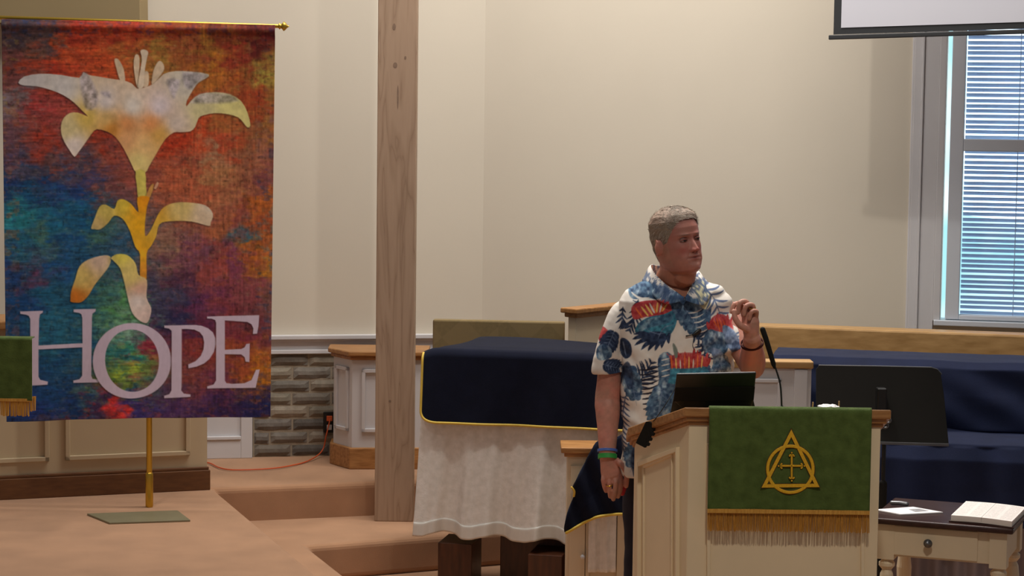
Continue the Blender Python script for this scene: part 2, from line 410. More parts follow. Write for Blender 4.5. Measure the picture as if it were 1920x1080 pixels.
# window 1
win = empty('window_1', CORN + exR * (wx0 + wx1) / 2 + Zv * wz0); win['kind'] = 'structure'
fr = MB()
fz = lambda x0, x1, z0, z1, o0=-.02, o1=.06: fr.fbox(CORN, exR, -nR, x0, x1, o0, o1, z0, z1)
stile = aR(WR(1803, 400)) - aR(WR(1779, 400))
zm0 = WR(1850, 284).z; zm1 = WR(1850, 261).z
bx0 = wx0 + .03 + stile; bx1 = wx1 - .03 - stile
fz(wx0 + .025, bx0, wz0 + .02, wz1 - .03); fz(bx1, wx1 - .025, wz0 + .02, wz1 - .03)
fz(bx0, bx1, wz0 + .02, WR(1850, 592).z); fz(bx0, bx1, wz1 - .08, wz1 - .03); fz(bx0, bx1, zm0, zm1)
fr.build('window_frame', M['frame_white'], win, bevel=.004)
MB().fbox(CORN, exR, -nR, wx0 - .03, wx1 + .03, -.05, .12, wz0 - .012, wz0 + .016).build('window_sill', M['frame_white'], win, bevel=.004)
fr = MB(); fz(bx0, bx1, wz0 + .05, wz1 - .05, .12, .124); fr.build('pane', M['glass'], win)
for (z0, z1, nm) in ((WR(1850, 592).z, zm0, 'lower'), (zm1, wz1 - .08, 'upper')):
    n = int((z1 - z0) / .0262); b = MB()
    for i in range(n + 1):
        z = z0 + .008 + i * (z1 - z0 - .012) / n
        # tilted, slightly crowned slat
        sag = .0015 * math.sin(i * 1.7)
        V = []
        K = 5
        for k in range(K + 1):
            t = k / K; a = .0 + t * .024; zz = z + sag + .009 * (1 - 2 * t) + .0015 * math.sin(PI * t)
            for xx in (bx0 + .004, bx1 - .004):
                p = CORN + exR * xx - nR * (.075 + a - .012); V.append((p.x, p.y, zz)); V.append((p.x, p.y, zz - .0012))
        Fs = []
        for k in range(K):
            o = k * 4; Fs += [(o, o+2, o+6, o+4), (o+1, o+5, o+7, o+3), (o, o+4, o+5, o+1), (o+2, o+3, o+7, o+6)]
        b.add(V, Fs)
    b.build('blind', M['blind'], win)
    b = MB()
    for fx in (.33, .74):
        p = CORN + exR * (bx0 + fx * (bx1 - bx0)) - nR * .06
        b.tube([(p.x, p.y, z0), (p.x, p.y, z1)], .0022, 6)
    b.build('ladder_cord', M['blind'], win)
# wide casing
tz1 = wz1 + .14
tr = MB()
cw0 = aR(WR(1703, 400)); 
tr.fbox(CORN, exR, -nR, cw0, cw0 + .012, -.012, 0, 1.0, tz1)
tr.fbox(CORN, exR, -nR, cw0 + .012, cw0 + .05, -.02, 0, 1.0, tz1)
tr.fbox(CORN, exR, -nR, cw0 + .05, cw0 + .062, -.03, 0, 1.0, tz1)
tr.fbox(CORN, exR, -nR, cw0 + .062, wx0 - .035, -.022, 0, 1.0, tz1)
tr.fbox(CORN, exR, -nR, wx0 - .035, wx0, -.03, 0, wz0 + .01, tz1)
tr.fbox(CORN, exR, -nR, wx0, wx1 + .15, -.022, 0, wz1, tz1)
tr.fbox(CORN, exR, -nR, wx1, wx1 + .15, -.022, 0, 1.0, wz1)
tr.build('trim_1', M['white_trim'], structure=True, bevel=.003)
p = CORN + exR * (wx0 + .5) - nR * 1.0
MB().fbox(CORN, exR, -nR, wx0 - 1.0, wx1 + 2.2, .9, .92, 0, 4).build('sky', M['sky'], structure=True)

# chair rail above the brick
zr1 = WL(600, 627).z; zr0 = WL(600, 662).z
tr = MB(); LL = (CORN - Lp).length
xr0 = -3.0
for (z0, z1, o) in ((zr1 - .022, zr1, .05), (zr1 - .035, zr1 - .022, .035), (zr0 + .02, zr1 - .035, .022), (zr0, zr0 + .022, .035)):
    tr.fbox(Lp, exL, nL, xr0, LL - .02, 0, o, z0, z1)
tr.build('trim_2', M['white_trim'], structure=True, bevel=.003)
# brick wainscot: mortar bed and rows of worn bricks
x_b0 = aL(WL(474, 800)); 
MB().fbox(Lp, exL, nL, x_b0, LL - .02, 0, .012, L2, zr0).build('wall_brick_mortar', M['mortar'], structure=True)
br = MB(); cols = []
rows = 8; ph = (zr0 - L2) / rows
BRK = [(132,124,110),(114,108,100),(142,134,118),(104,98,92),(124,116,106),(136,126,112)]
for r in range(rows):
    x = x_b0 - (.11 if r % 2 else 0.0) + .004
    while x < LL - .05:
        Lb = .2 + random.uniform(-.008, .008)
        a = max(x, x_b0 + .003) + .004; b_ = min(x + Lb, LL - .03) - .004
        if b_ - a > .02:
            z0 = L2 + r * ph + .006 + random.uniform(-.002, .002); z1 = L2 + (r + 1) * ph - .006 + random.uniform(-.003, .002)
            nu, nv = 8, 3; base = len(br.v); sd = random.random() * 50
            def fb(u, v):
                xx = a + (b_ - a) * u; zz = z0 + (z1 - z0) * v
                e = min(u, 1 - u) * (b_ - a); e2_ = min(v, 1 - v) * (z1 - z0)
                o = .022 - (.008 if e < .002 or e2_ < .002 else 0) + .004 * (mnoise.noise(Vector((xx * 14 + sd, zz * 20, 0))))
                zz += .0025 * mnoise.noise(Vector((xx * 12, zz * 9, sd))); 
                p_ = Lp + exL * xx + nL * o; return (p_.x, p_.y, zz)
            V, Fs = grid(fb, nu, nv)
            # side skirts down to mortar
            n0 = len(V); rim = [i for i in range(nu + 1)] + [(j) * (nu + 1) + nu for j in range(1, nv + 1)] + [nv * (nu + 1) + i for i in range(nu - 1, -1, -1)] + [j * (nu + 1) for j in range(nv - 1, 0, -1)]
            for i in rim:
                v = Vector(V[i]) - nL * .02; V.append(tuple(v))
            for k in range(len(rim)): Fs.append((rim[k], n0 + k, n0 + (k + 1) % len(rim), rim[(k + 1) % len(rim)]))
            br.add(V, Fs)
            c = np.array(random.choice(BRK), float) * random.uniform(.9, 1.12)
            cols += [c] * len(V)
        x += Lb + .002
M['brick'] = attr_mat('grey_brown_brick', rough=.9, bump=.7, bscale=90, var=.35, vscale=30)
o = br.build('wall_brick', M['brick'], structure=True); set_colors(o, slin(np.array(cols)))

# white panelled door left of the brick
dx1 = aL(WL(472, 830)); 
dr = empty('door_1', Lp + exL * (dx1 - .45) + Zv * L2); dr['kind'] = 'structure'
d = MB(); d.fbox(Lp, exL, nL, dx1 - .92, dx1, 0, .03, L2, L2 + .86)
d.build('door_leaf', M['white_trim'], dr)
d = MB()
d.fbox(Lp, exL, nL, dx1 - .06, dx1, .03, .045, L2, L2 + .86)
d.fbox(Lp, exL, nL, dx1 - .92, dx1 - .06, .03, .045, L2, L2 + .10)
d.fbox(Lp, exL, nL, dx1 - .50, dx1 - .06, .03, .052, L2 + .10, L2 + .118)
d.fbox(Lp, exL, nL, dx1 - .92, dx1 - .06, .03, .045, L2 + .78, L2 + .86)
d.build('door_frame', M['white_trim'], dr, bevel=.003)

# beige wainscot half wall at left with brown baseboard
A = PZ(0, 938, L2); B = PZ(390, 919, L2); exW = (B - A); exW.z = 0; LW = exW.length; exW.normalize(); nW = Vector((exW.y, -exW.x, 0))
zW = L2 + .80
MB().fbox(A, exW, -nW, -2.0, LW, .02, .30, L2, zW).build('wall_left', M['wainscot'], structure=True)
def aW(p): return (Vector((p.x, p.y, 0)) - Vector((A.x, A.y, 0))).dot(exW)
def WW(px, py, off=0.0): return PP(px, py, Vector((A.x, A.y, 0)) + nW * (off - .02), nW)
bz = WW(300, 884).z
d = MB(); d.fbox(A, exW, nW, -2.0, LW + .012, -.02, .0, L2, bz); d.fbox(A, exW, nW, -2.0, LW + .006, -.02, -.006, bz, bz + .015)
o = d.build('baseboard_left', M['brown_base'], structure=True, bevel=.004)
d = MB()
def frame(d, o, ex, n, x0, x1, z0, z1, w=.022, t=.014, zf=None):
    d.fbox(o, ex, n, x0, x1, -.02, t - .02, z0, z0 + w); d.fbox(o, ex, n, x0, x1, -.02, t - .02, z1 - w, z1)
    d.fbox(o, ex, n, x0, x0 + w, -.02, t - .02, z0, z1); d.fbox(o, ex, n, x1 - w, x1, -.02, t - .02, z0, z1)
zp0 = WW(240, 858).z
frame(d, A, exW, nW, aW(WW(122, 850)), aW(WW(356, 850)), zp0, zW - .1)
frame(d, A, exW, nW, aW(WW(-190, 850)), aW(WW(92, 850)), zp0, zW - .1)
d.build('trim_3', M['wainscot'], structure=True, bevel=.003)
MB().fbox(A, exW, -nW, -2.0, LW + .02, -.02, .34, zW, zW + .04).build('trim_4', M['oak'], structure=True, bevel=.006)

# ------------------------------------------------------------------ panelled pedestal by the brick wall
def panel_post(root, foot, z0, ztop, cap_m, body_m, base_h, cap_o=.03, faces=(), cap_t=.045):
    """foot: xy CCW; faces: list of edge indices that carry a moulding frame"""
    cx = sum(p[0] for p in foot) / len(foot); cy = sum(p[1] for p in foot) / len(foot)
    def off(s): 
        out = []
        n = len(foot)
        for i in range(n):
            p0 = Vector(foot[i - 1] + (0,)); p1 = Vector(foot[i] + (0,)); p2 = Vector(foot[(i + 1) % n] + (0,))
            a = (p1 - p0).normalized(); b = (p2 - p1).normalized(); na = Vector((a.y, -a.x, 0)); nb = Vector((b.y, -b.x, 0))
            m = (na + nb); m = m / max(.35, m.length_squared) * 2 * s * .5 * 2 / 1.0 if False else m.normalized() * (s / max(.4, m.normalized().dot(na)))
            q = p1 + m; out.append((q.x, q.y))
        return out
    MB().prism(foot, z0, ztop - cap_t).build('body', body_m, root, bevel=.003)
    if base_h: MB().prism(off(.018), z0, z0 + base_h).build('base', cap_m, root, bevel=.005)
    c = MB(); c.prism(off(cap_o * .5), ztop - cap_t, ztop - cap_t * .55); c.prism(off(cap_o), ztop - cap_t * .55, ztop)
    c.build('cap', cap_m, root, bevel=.006)
    for (i, m0, zlo, zhi) in faces:
        p0 = Vector(foot[i] + (0,)); p1 = Vector(foot[(i + 1) % len(foot)] + (0,)); ex = (p1 - p0); Lh = ex.length; ex.normalize(); nn = Vector((ex.y, -ex.x, 0))
        d = MB(); frame(d, p0 + nn * .02, ex, nn, m0, Lh - m0, zlo, zhi, w=.018, t=.012)
        d.build('moulding', body_m, root, bevel=.002)
pA = PZ(624, 868, L2); pB = PZ(659, 879, L2)
pB2 = Vector((pB.x, pB.y)); 
kc = P(700, 880, pB.y - .02)
foot = [(pB.x, pB.y), (P(790, 880, pB.y + .03).x, pB.y + .03), (P(790, 880, pB.y + .03).x, pB.y + .28), (pA.x, pB.y + .28), (P(625, 880, pB.y + .17).x, pB.y + .16)]
root = empty('rail_pedestal', (pB.x + .1, pB.y + .1, L2), 'cream panelled pedestal with oak cap and oak base beside brick wainscot', 'pedestal')
panel_post(root, foot, L2, P(660, 660, pB.y).z + .005, M['oak'], M['white_trim'], P(660, 839, pB.y).z - L2, faces=((0, .05, P(660, 810, pB.y).z, P(660, 692, pB.y).z), (4, .03, P(660, 810, pB.y).z, P(660, 690, pB.y).z)))
# outlet on the brick
oc = WL(617, 792, .035)
root = empty('wall_outlet', oc - nL * .02, 'black electrical outlet with orange plug on grey brick wall', 'outlet')
MB().fbox(oc, exL, nL, -.03, .035, -.012, 0, oc.z - .055, oc.z + .055).build('plate', M['black'], root, bevel=.003)
MB().fbox(oc, exL, nL, -.014, .016, 0, .012, oc.z + .008, oc.z + .036).build('plug', M['orange'], root, bevel=.003)
MB().fbox(oc, exL, nL, -.012, .014, 0, .004, oc.z - .04, oc.z - .012).build('socket', M['white_trim'], root, bevel=.002)
# orange cable
pts = [WL(619, 786, .05), WL(612, 815, .06), WL(604, 845, .06)]
pts += [PZ(px, py, L2 + .008) for (px, py) in ((578, 864), (540, 874), (500, 879), (440, 881), (412, 877), (392, 868), (370, 868))]
V, Fs = loft(smooth_path(pts, 8), .0036, 8)
tag(ob('extension_cord', V, Fs, M['orange'], smooth=True), 'thin orange cable running along platform to brick wall outlet', 'cable')

# ------------------------------------------------------------------ tall wooden post
Yb = PZ(738, 978, L1).y
x0 = P(702, 978, Yb).x; x1 = P(774, 978, Yb).x
MBo = MB().box((x0, Yb, L1), (x1, Yb + .14, 4.6))
M['knot'] = mat('wood_knot', S(124, 100, 82), .7, .1, 60)
o = MBo.build('wooden_post', M['post'], bevel=.004)
tag(o, 'tall square pale wooden post standing on the carpeted step', 'post')
for (px, py, ra, rb) in ((739, 50, 3, 6), (741, 122, 4, 5), (760, 108, 2, 3), (746, 182, 1.5, 22), (731, 752, 2.5, 2)):
    c = P(px, py, Yb - .0008); a = ra / 385; b_ = rb / 385
    kn = MB(); kn.add([(c.x + a * math.cos(t) , c.y, c.z + b_ * math.sin(t)) for t in [2 * PI * k / 14 for k in range(14)]] + [(c.x + a * math.cos(t), c.y + .003, c.z + b_ * math.sin(t)) for t in [2 * PI * k / 14 for k in range(14)]],
           [tuple(range(13, -1, -1))] + [(k, (k + 1) % 14, 14 + (k + 1) % 14, 14 + k) for k in range(14)])
    kn.build('knot', M['knot'], o, label='dark knot in the grain')

# ------------------------------------------------------------------ projection screen top right
sa = P(1555, 73, 10.55); sb = P(1920, 62, 10.25); ex = (sb - sa).normalized(); exh = Vector((ex.x, ex.y, 0)).normalized(); nS = Vector((exh.y, -exh.x, 0))
root = empty('projection_screen', sa, 'hanging projection screen with black border at upper right', 'screen')
mpp = 10.5 / F
def SQ(x0, x1, z0, z1, o0, o1, d): 
    q = [sa + ex * x0 + Zv * z0, sa + ex * x1 + Zv * z0, sa + ex * x1 + Zv * z1, sa + ex * x0 + Zv * z1]
    return d.slab([p_ + nS * o0 for p_ in q], nS * (o1 - o0))
SW, SH = 2.6, 2.0
SQ(.02, SW, .02, SH, 0, .003, MB()).build('fabric', M['screen_border'], root)
SQ(22*mpp, SW - .05, 20*mpp, SH - .05, .003, .006, MB()).build('white_surface', M['screen_white'], root, label='white projection surface')
d = MB(); SQ(-.002, SW + .02, -.004, .018, -.012, .014, d); d.build('bottom_bar', M['screen_border'], root, bevel=.004)
SQ(-.05, SW + .07, SH, SH + .1, -.05, .05, MB()).build('casing', M['screen_white'], root, bevel=.01)
# ------------------------------------------------------------------ banner
def poly_mask(W, Hh, pts, x0=0.0, y0=0.0, s=1.0, soft=0.7):
    """coverage of polygon pts over a W x Hh raster whose cell (i, j) stands at x0 + i / s"""
    pts = np.array(pts, float); M_ = np.zeros((Hh, W))
    a = max(0, int((pts[:, 0].min() - x0) * s) - 2); b = min(W, int((pts[:, 0].max() - x0) * s) + 3)
    c = max(0, int((pts[:, 1].min() - y0) * s) - 2); d = min(Hh, int((pts[:, 1].max() - y0) * s) + 3)
    if b <= a or d <= c: return M_
    xs = x0 + np.arange(a, b) / s; ys = y0 + np.arange(c, d) / s
    Xg, Yg = np.meshgrid(xs, ys)
    ins = np.zeros(Xg.shape, bool); dist = np.full(Xg.shape, 1e9)
    n = len(pts)
    for i in range(n):
        xa, ya = pts[i]; xb, yb = pts[(i + 1) % n]
        cond = ((ya > Yg) != (yb > Yg)); 
        with np.errstate(divide='ignore', invalid='ignore'):
            xi = (xb - xa) * (Yg - ya) / (yb - ya + 1e-12) + xa
        ins ^= cond & (Xg < xi)
        L = (xb-xa)**2 + (yb-ya)**2 + 1e-9; t = np.clip(((Xg-xa)*(xb-xa) + (Yg-ya)*(yb-ya)) / L, 0, 1)
        dist = np.minimum(dist, np.hypot(Xg - xa - t*(xb-xa), Yg - ya - t*(yb-ya)))
    sd = np.where(ins, dist, -dist)
    M_[c:d, a:b] = np.clip(.5 + sd / (2 * soft), 0, 1)
    return M_
def smooth_poly(pts, k=4):
    p = np.array(pts, float); n = len(p); out = []
    for i in range(n):
        p0, p1, p2, p3 = p[i-1], p[i], p[(i+1) % n], p[(i+2) % n]
        for j in range(k):
            t = j / k; out.append(.5*((2*p1)+(p2-p0)*t+(2*p0-5*p1+4*p2-p3)*t*t+(-p0+3*p1-3*p2+p3)*t**3))
    return out
BG = [(30,60,60,50,60),(90,70,75,58,60),(60,95,98,66,56),(150,60,150,42,26),(230,60,160,48,28),(330,60,140,48,26),(420,60,112,46,24),(490,60,88,26,26),
(130,100,168,62,28),(200,110,180,68,30),(230,95,165,84,36),(300,95,150,108,44),(360,90,142,70,38),(400,80,146,98,36),(450,100,140,46,30),(500,140,154,132,52),(400,120,172,104,30),(470,60,110,40,26),
(20,130,108,58,56),(40,185,104,86,88),(70,205,152,52,50),(30,225,108,70,76),(15,190,112,96,104),(60,240,130,60,52),(90,270,152,50,34),(20,260,92,60,70),(100,130,168,50,30),(60,130,152,56,36),
(180,300,120,66,56),(150,312,68,58,74),(110,310,96,60,60),(50,312,62,60,80),(15,300,66,58,88),(200,270,152,50,30),(230,302,130,62,50),(330,270,168,50,24),(380,240,172,62,28),(420,220,152,86,40),
(480,190,150,58,30),(500,230,142,92,44),(420,270,162,60,34),(480,280,142,86,60),(400,290,150,112,80),(350,300,142,70,50),(330,330,162,80,50),(400,330,156,102,62),(460,330,142,80,56),(500,330,120,62,62),
(370,350,162,80,50),(430,360,152,92,58),(500,380,164,84,30),(40,350,20,68,108),(100,350,26,54,104),(150,360,24,50,102),(170,330,52,50,88),(200,350,110,62,62),(40,400,30,112,124),(100,400,20,88,118),
(150,400,20,78,114),(180,430,60,100,88),(450,400,132,64,56),(500,420,152,72,40),(420,430,150,82,50),(460,440,58,88,100),(480,455,172,92,28),(40,450,30,88,120),(90,440,62,100,90),(130,450,20,68,114),
(60,500,60,76,100),(60,520,84,50,80),(120,500,22,68,118),(220,470,40,78,108),(320,460,138,100,78),(350,470,110,62,80),(400,480,142,62,56),(440,480,112,52,78),(480,480,160,82,40),(500,500,162,102,30),
(380,510,132,60,58),(340,520,78,42,62),(420,540,112,50,70),(470,540,130,62,68),(500,560,110,70,66),(40,560,20,60,108),(100,560,22,78,108),(150,570,26,78,108),(200,540,60,108,98),(225,575,72,132,80),
(300,560,60,60,88),(330,590,42,40,78),(380,580,92,42,78),(440,590,122,50,58),(470,600,100,50,60),(100,620,30,92,118),(100,680,20,68,108),(240,620,108,150,130),(250,650,40,132,110),(230,670,30,100,108),
(240,690,138,162,50),(220,712,90,120,48),(270,680,96,118,58),(292,660,142,40,58),(245,728,30,80,108),(220,740,172,40,40),(220,770,194,42,42),(190,762,58,42,78),(150,740,58,88,98),(100,740,20,60,108),
(80,770,28,48,108),(140,772,20,50,98),(260,770,52,42,108),(320,770,70,42,88),(400,770,50,32,78),(470,770,32,30,78),(500,760,30,30,78),(430,740,70,36,74),(492,702,172,102,24),(480,745,60,42,68),
(380,650,132,50,48),(360,690,120,56,52),(370,620,82,32,58),(430,650,142,64,40),(460,690,150,72,40),(450,630,120,42,58),(410,700,110,50,70),(150,480,26,74,110),(10,350,24,50,100),(10,500,30,60,110),(10,700,20,50,105),(300,630,90,50,80),(160,650,24,76,112)]
bx0_, by0_, BWp, BHp = 0, 30, 524, 768
xs = bx0_ + np.arange(BWp); ys = by0_ + np.arange(BHp); GX, GY = np.meshgrid(xs.astype(float), ys.astype(float))
wx = GX + 40 * (fbm(GX/30, GY/16, 4) - .5) * 2; wy = GY + 30 * (fbm(GX/34 + 40, GY/20 + 9, 4) - .5) * 2
num = np.zeros(GX.shape + (3,)); den = np.zeros(GX.shape)
for (px, py, r, g, b) in BG:
    d2_ = (wx - px)**2 + (wy - py)**2; ww = 1 / (d2_ + 60) ** 2.1
    num += ww[..., None] * np.array([r, g, b]); den += ww
ART = num / den[..., None]
ART = 1.14 * (ART * .90 + ART.mean(-1, keepdims=True) * .10)
for (sx_, sy_, fs, th_, sd_) in ((38, -26, 11, .56, 1), (-44, 18, 8, .58, 2), (16, 40, 6, .58, 3), (-18, -34, 13, .60, 4)):
    sh_ = np.roll(np.roll(ART, sx_, 1), sy_, 0); k_ = np.clip((fbm(GX/fs/1.6 + 13*sd_, GY/fs*1.1 + 7*sd_, 4) - th_) * 9, 0, 1)[..., None] * .38
    ART = ART * (1 - k_) + sh_ * k_
st = fbm(GX/22, GY/3.0, 4) - .5; st2 = fbm(GX/4.5 + 8, GY/4.5, 3) - .5; vs = fbm(GX/3.2, GY/34, 3) - .5
mixv = np.clip((GX - 250) / 120, 0, 1)
ART = ART * (1 + .55 * st * (1 - .6*mixv) + .34 * st2 + .34 * vs * mixv)[..., None]
sp = fbm(GX/7 + 60, GY/5 + 2, 3)
ART = ART + (np.clip(sp - .6, 0, 1) * 3.0)[..., None] * (np.array([205, 180, 140]) - ART) * .22
dk = np.clip(fbm(GX/6 + 90, GY/7 + 70, 3) - .64, 0, 1) * 4
ART = ART * (1 - .3 * np.clip(dk, 0, 1))[..., None]
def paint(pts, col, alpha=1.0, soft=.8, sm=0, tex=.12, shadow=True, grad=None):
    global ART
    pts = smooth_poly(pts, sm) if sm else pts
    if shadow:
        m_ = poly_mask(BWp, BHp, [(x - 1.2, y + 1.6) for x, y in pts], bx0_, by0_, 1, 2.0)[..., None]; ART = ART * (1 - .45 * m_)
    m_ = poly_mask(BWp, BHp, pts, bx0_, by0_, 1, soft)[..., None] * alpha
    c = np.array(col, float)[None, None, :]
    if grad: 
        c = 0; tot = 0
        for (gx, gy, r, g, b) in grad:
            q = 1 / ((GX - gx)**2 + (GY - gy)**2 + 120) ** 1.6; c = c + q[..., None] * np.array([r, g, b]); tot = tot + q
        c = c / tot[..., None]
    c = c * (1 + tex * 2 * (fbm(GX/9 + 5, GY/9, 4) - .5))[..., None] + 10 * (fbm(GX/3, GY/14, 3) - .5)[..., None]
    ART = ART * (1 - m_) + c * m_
Z1 = lambda L: [(x * .3888, y * .3888) for x, y in L]
Z2 = lambda L: [(x * .3888, y * .3888 + 400) for x, y in L]
WH = (206, 196, 198)
# stamens
for L in ([(555,285),(575,285),(600,330),(607,395),(583,385),(565,330)], [(655,265),(672,265),(677,300),(672,380),(668,425),(656,380),(648,310)],
          [(765,295),(785,298),(795,330),(770,370),(735,410),(742,340)], [(700,345),(720,350),(718,410),(690,410)]):
    paint(Z1(L), (214, 190, 160), sm=3)
paint(Z1([(680,245),(700,238),(718,250),(712,280),(703,330),(695,415),(668,415),(687,290)]), (226, 206, 180), sm=3)
flower = Z1([(92,395),(120,365),(200,352),(300,358),(385,372),(405,345),(430,358),(470,365),(560,380),(600,385),(640,400),(665,424),(700,418),(745,400),(790,355),(850,340),(920,342),(1010,355),(995,375),(960,395),(940,420),(905,480),(902,508),(925,480),(965,450),(1040,440),(1110,450),(1165,482),(1197,540),(1210,598),(1195,608),(1175,585),(1150,560),(1100,545),(1040,540),(985,550),(960,565),(945,605),(920,628),(870,632),(840,634),(800,665),(760,730),(720,800),(705,825),(660,825),(640,790),(600,710),(560,655),(520,630),(470,618),(445,640),(410,690),(380,730),(362,750),(340,720),(315,680),(300,640),(298,600),(310,565),(340,540),(380,538),(425,556),(400,530),(360,490),(310,455),(250,430),(180,412),(120,408)])
paint(flower, WH, soft=.7, tex=.10, sm=2, grad=[(60,148,206,200,198),(120,165,206,200,196),(200,190,218,208,206),(250,200,220,214,206),(300,200,220,208,214),(330,230,214,198,186),(350,160,208,200,186),(380,205,210,200,150),
   (430,200,222,212,140),(460,225,226,214,140),(130,240,206,190,140),(140,270,222,208,200),(165,220,214,182,90),(200,222,212,176,110),(210,240,196,128,50),(240,230,210,140,84),(285,230,212,140,84),(300,250,206,160,80),(240,260,214,160,110),(262,300,222,202,130),(270,270,220,180,120)])
for L in ([(405,345),(432,360),(470,440),(470,510),(420,525),(400,460),(388,385)], [(885,345),(1000,355),(990,375),(955,395),(930,425),(895,415)], [(935,480),(965,450),(1040,442),(1110,450),(1150,480),(1060,492),(930,492)], [(490,440),(530,440),(535,468),(500,455)], [(810,380),(870,385),(850,450),(840,470),(815,420)]):
    paint(Z1(L), (150, 142, 156), alpha=.55, soft=3, sm=2, tex=.8, shadow=False)
# stem, buds, leaves
paint([(256,318),(273,318),(275,345),(276,372),(262,375),(258,345)], (208, 194, 96), sm=2)
paint(Z1([(705,950),(722,900),(742,878),(742,905),(718,962)]), (204, 150, 80), sm=2); paint(Z1([(745,900),(760,870),(768,880),(755,905)]), (200,150,120), sm=2)
LG = [(180,420,206,180,120),(200,390,210,190,100),(235,380,222,196,70),(262,380,226,150,20),(275,370,220,140,24),(265,420,232,172,30),(262,470,232,172,40),(288,425,216,176,70),(340,385,214,190,120),(385,400,214,190,160),(395,388,214,200,180),(270,510,220,150,50)]
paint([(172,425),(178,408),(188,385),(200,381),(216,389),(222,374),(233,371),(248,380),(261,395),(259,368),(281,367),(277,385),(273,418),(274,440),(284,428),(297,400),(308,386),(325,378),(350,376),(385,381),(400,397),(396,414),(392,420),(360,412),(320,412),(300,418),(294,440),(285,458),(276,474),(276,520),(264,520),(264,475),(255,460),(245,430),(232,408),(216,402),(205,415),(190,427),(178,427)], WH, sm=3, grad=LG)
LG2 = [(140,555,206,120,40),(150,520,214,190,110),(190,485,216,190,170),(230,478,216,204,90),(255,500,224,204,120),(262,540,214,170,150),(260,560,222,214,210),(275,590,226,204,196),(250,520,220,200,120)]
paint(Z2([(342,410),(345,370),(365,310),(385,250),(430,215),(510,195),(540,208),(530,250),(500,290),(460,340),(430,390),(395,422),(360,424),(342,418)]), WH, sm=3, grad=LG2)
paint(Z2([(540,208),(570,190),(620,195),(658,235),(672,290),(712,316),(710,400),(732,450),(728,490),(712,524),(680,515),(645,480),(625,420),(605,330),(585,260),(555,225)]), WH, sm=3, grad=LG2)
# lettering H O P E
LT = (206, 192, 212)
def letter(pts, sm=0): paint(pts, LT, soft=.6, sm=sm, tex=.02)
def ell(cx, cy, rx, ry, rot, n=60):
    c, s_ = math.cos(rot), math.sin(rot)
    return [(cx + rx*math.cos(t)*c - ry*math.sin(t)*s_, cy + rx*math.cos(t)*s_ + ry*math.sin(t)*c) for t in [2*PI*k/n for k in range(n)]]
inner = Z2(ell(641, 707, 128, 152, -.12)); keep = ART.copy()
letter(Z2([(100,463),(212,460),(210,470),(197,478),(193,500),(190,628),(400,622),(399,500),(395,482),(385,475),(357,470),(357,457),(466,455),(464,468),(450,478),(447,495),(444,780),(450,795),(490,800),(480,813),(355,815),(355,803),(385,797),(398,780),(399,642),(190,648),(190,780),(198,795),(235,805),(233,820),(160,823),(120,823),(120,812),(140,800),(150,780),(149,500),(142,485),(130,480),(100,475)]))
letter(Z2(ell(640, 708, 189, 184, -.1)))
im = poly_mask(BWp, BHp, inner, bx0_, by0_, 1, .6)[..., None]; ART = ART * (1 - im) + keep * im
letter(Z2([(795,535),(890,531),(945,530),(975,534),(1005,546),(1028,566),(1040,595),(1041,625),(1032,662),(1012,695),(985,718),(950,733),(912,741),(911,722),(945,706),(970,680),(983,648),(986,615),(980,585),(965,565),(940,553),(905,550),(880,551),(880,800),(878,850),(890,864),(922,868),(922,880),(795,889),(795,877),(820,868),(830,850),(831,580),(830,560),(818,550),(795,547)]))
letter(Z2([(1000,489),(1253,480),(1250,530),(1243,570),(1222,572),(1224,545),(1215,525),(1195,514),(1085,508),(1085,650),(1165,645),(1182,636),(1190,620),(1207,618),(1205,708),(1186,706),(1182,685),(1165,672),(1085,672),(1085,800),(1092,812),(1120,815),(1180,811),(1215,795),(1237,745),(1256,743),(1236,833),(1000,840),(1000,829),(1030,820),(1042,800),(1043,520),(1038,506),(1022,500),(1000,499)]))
# geometry: hanging cloth
YBn = 9.86
TL = P(5, 36, YBn); TR = P(517, 47, YBn + .02); BL = P(13, 789, YBn); BR = P(508, 779, YBn + .02)
NU, NV = 516, 756
uu, vv = np.meshgrid(np.linspace(0, 1, NU + 1), np.linspace(0, 1, NV + 1))
def bil(a, b, c, d): return ((1-uu)*(1-vv))[..., None]*np.array(a) + (uu*(1-vv))[..., None]*np.array(b) + ((1-uu)*vv)[..., None]*np.array(c) + (uu*vv)[..., None]*np.array(d)
PX = bil((5, 36), (517, 47), (13, 789), (508, 779)); W3 = bil(TL, TR, BL, BR)
W3[..., 1] += .010*np.sin(uu*9 + .5)*vv**1.2 + .006*np.sin(uu*23 + vv*2)*(.3+vv) 
sl = np.clip(1 - vv / .028, 0, 1); W3[..., 1] += -.02 + .018 * np.sqrt(np.clip(1 - (1 - sl)**2, 0, 1)) * 0 - .010 * np.exp(-((vv - .015)/.012)**2)
W3[..., 2] += -.004*np.cos(uu*7)*vv + .006*(1 - vv)*0
ix = np.clip(PX[..., 0] - bx0_, 0, BWp - 2); iy = np.clip(PX[..., 1] - by0_, 0, BHp - 2)
i0 = ix.astype(int); j0 = iy.astype(int); fx = (ix - i0)[..., None]; fy = (iy - j0)[..., None]
CC = (ART[j0, i0]*(1-fx) + ART[j0, i0+1]*fx)*(1-fy) + (ART[j0+1, i0]*(1-fx) + ART[j0+1, i0+1]*fx)*fy
V = W3.reshape(-1, 3)
idx = np.arange((NU+1)*(NV+1)).reshape(NV+1, NU+1)
Fq = np.stack([idx[:-1, :-1], idx[1:, :-1], idx[1:, 1:], idx[:-1, 1:]], -1).reshape(-1, 4)
M['banner'] = attr_mat('printed_banner_cloth', rough=.75, bump=.12, bscale=500, spec=.25)
bo = ob('lily_banner', V, Fq.tolist(), M['banner'], smooth=True)
tag(bo, 'large printed cloth banner with white lily and the word HOPE', 'banner')
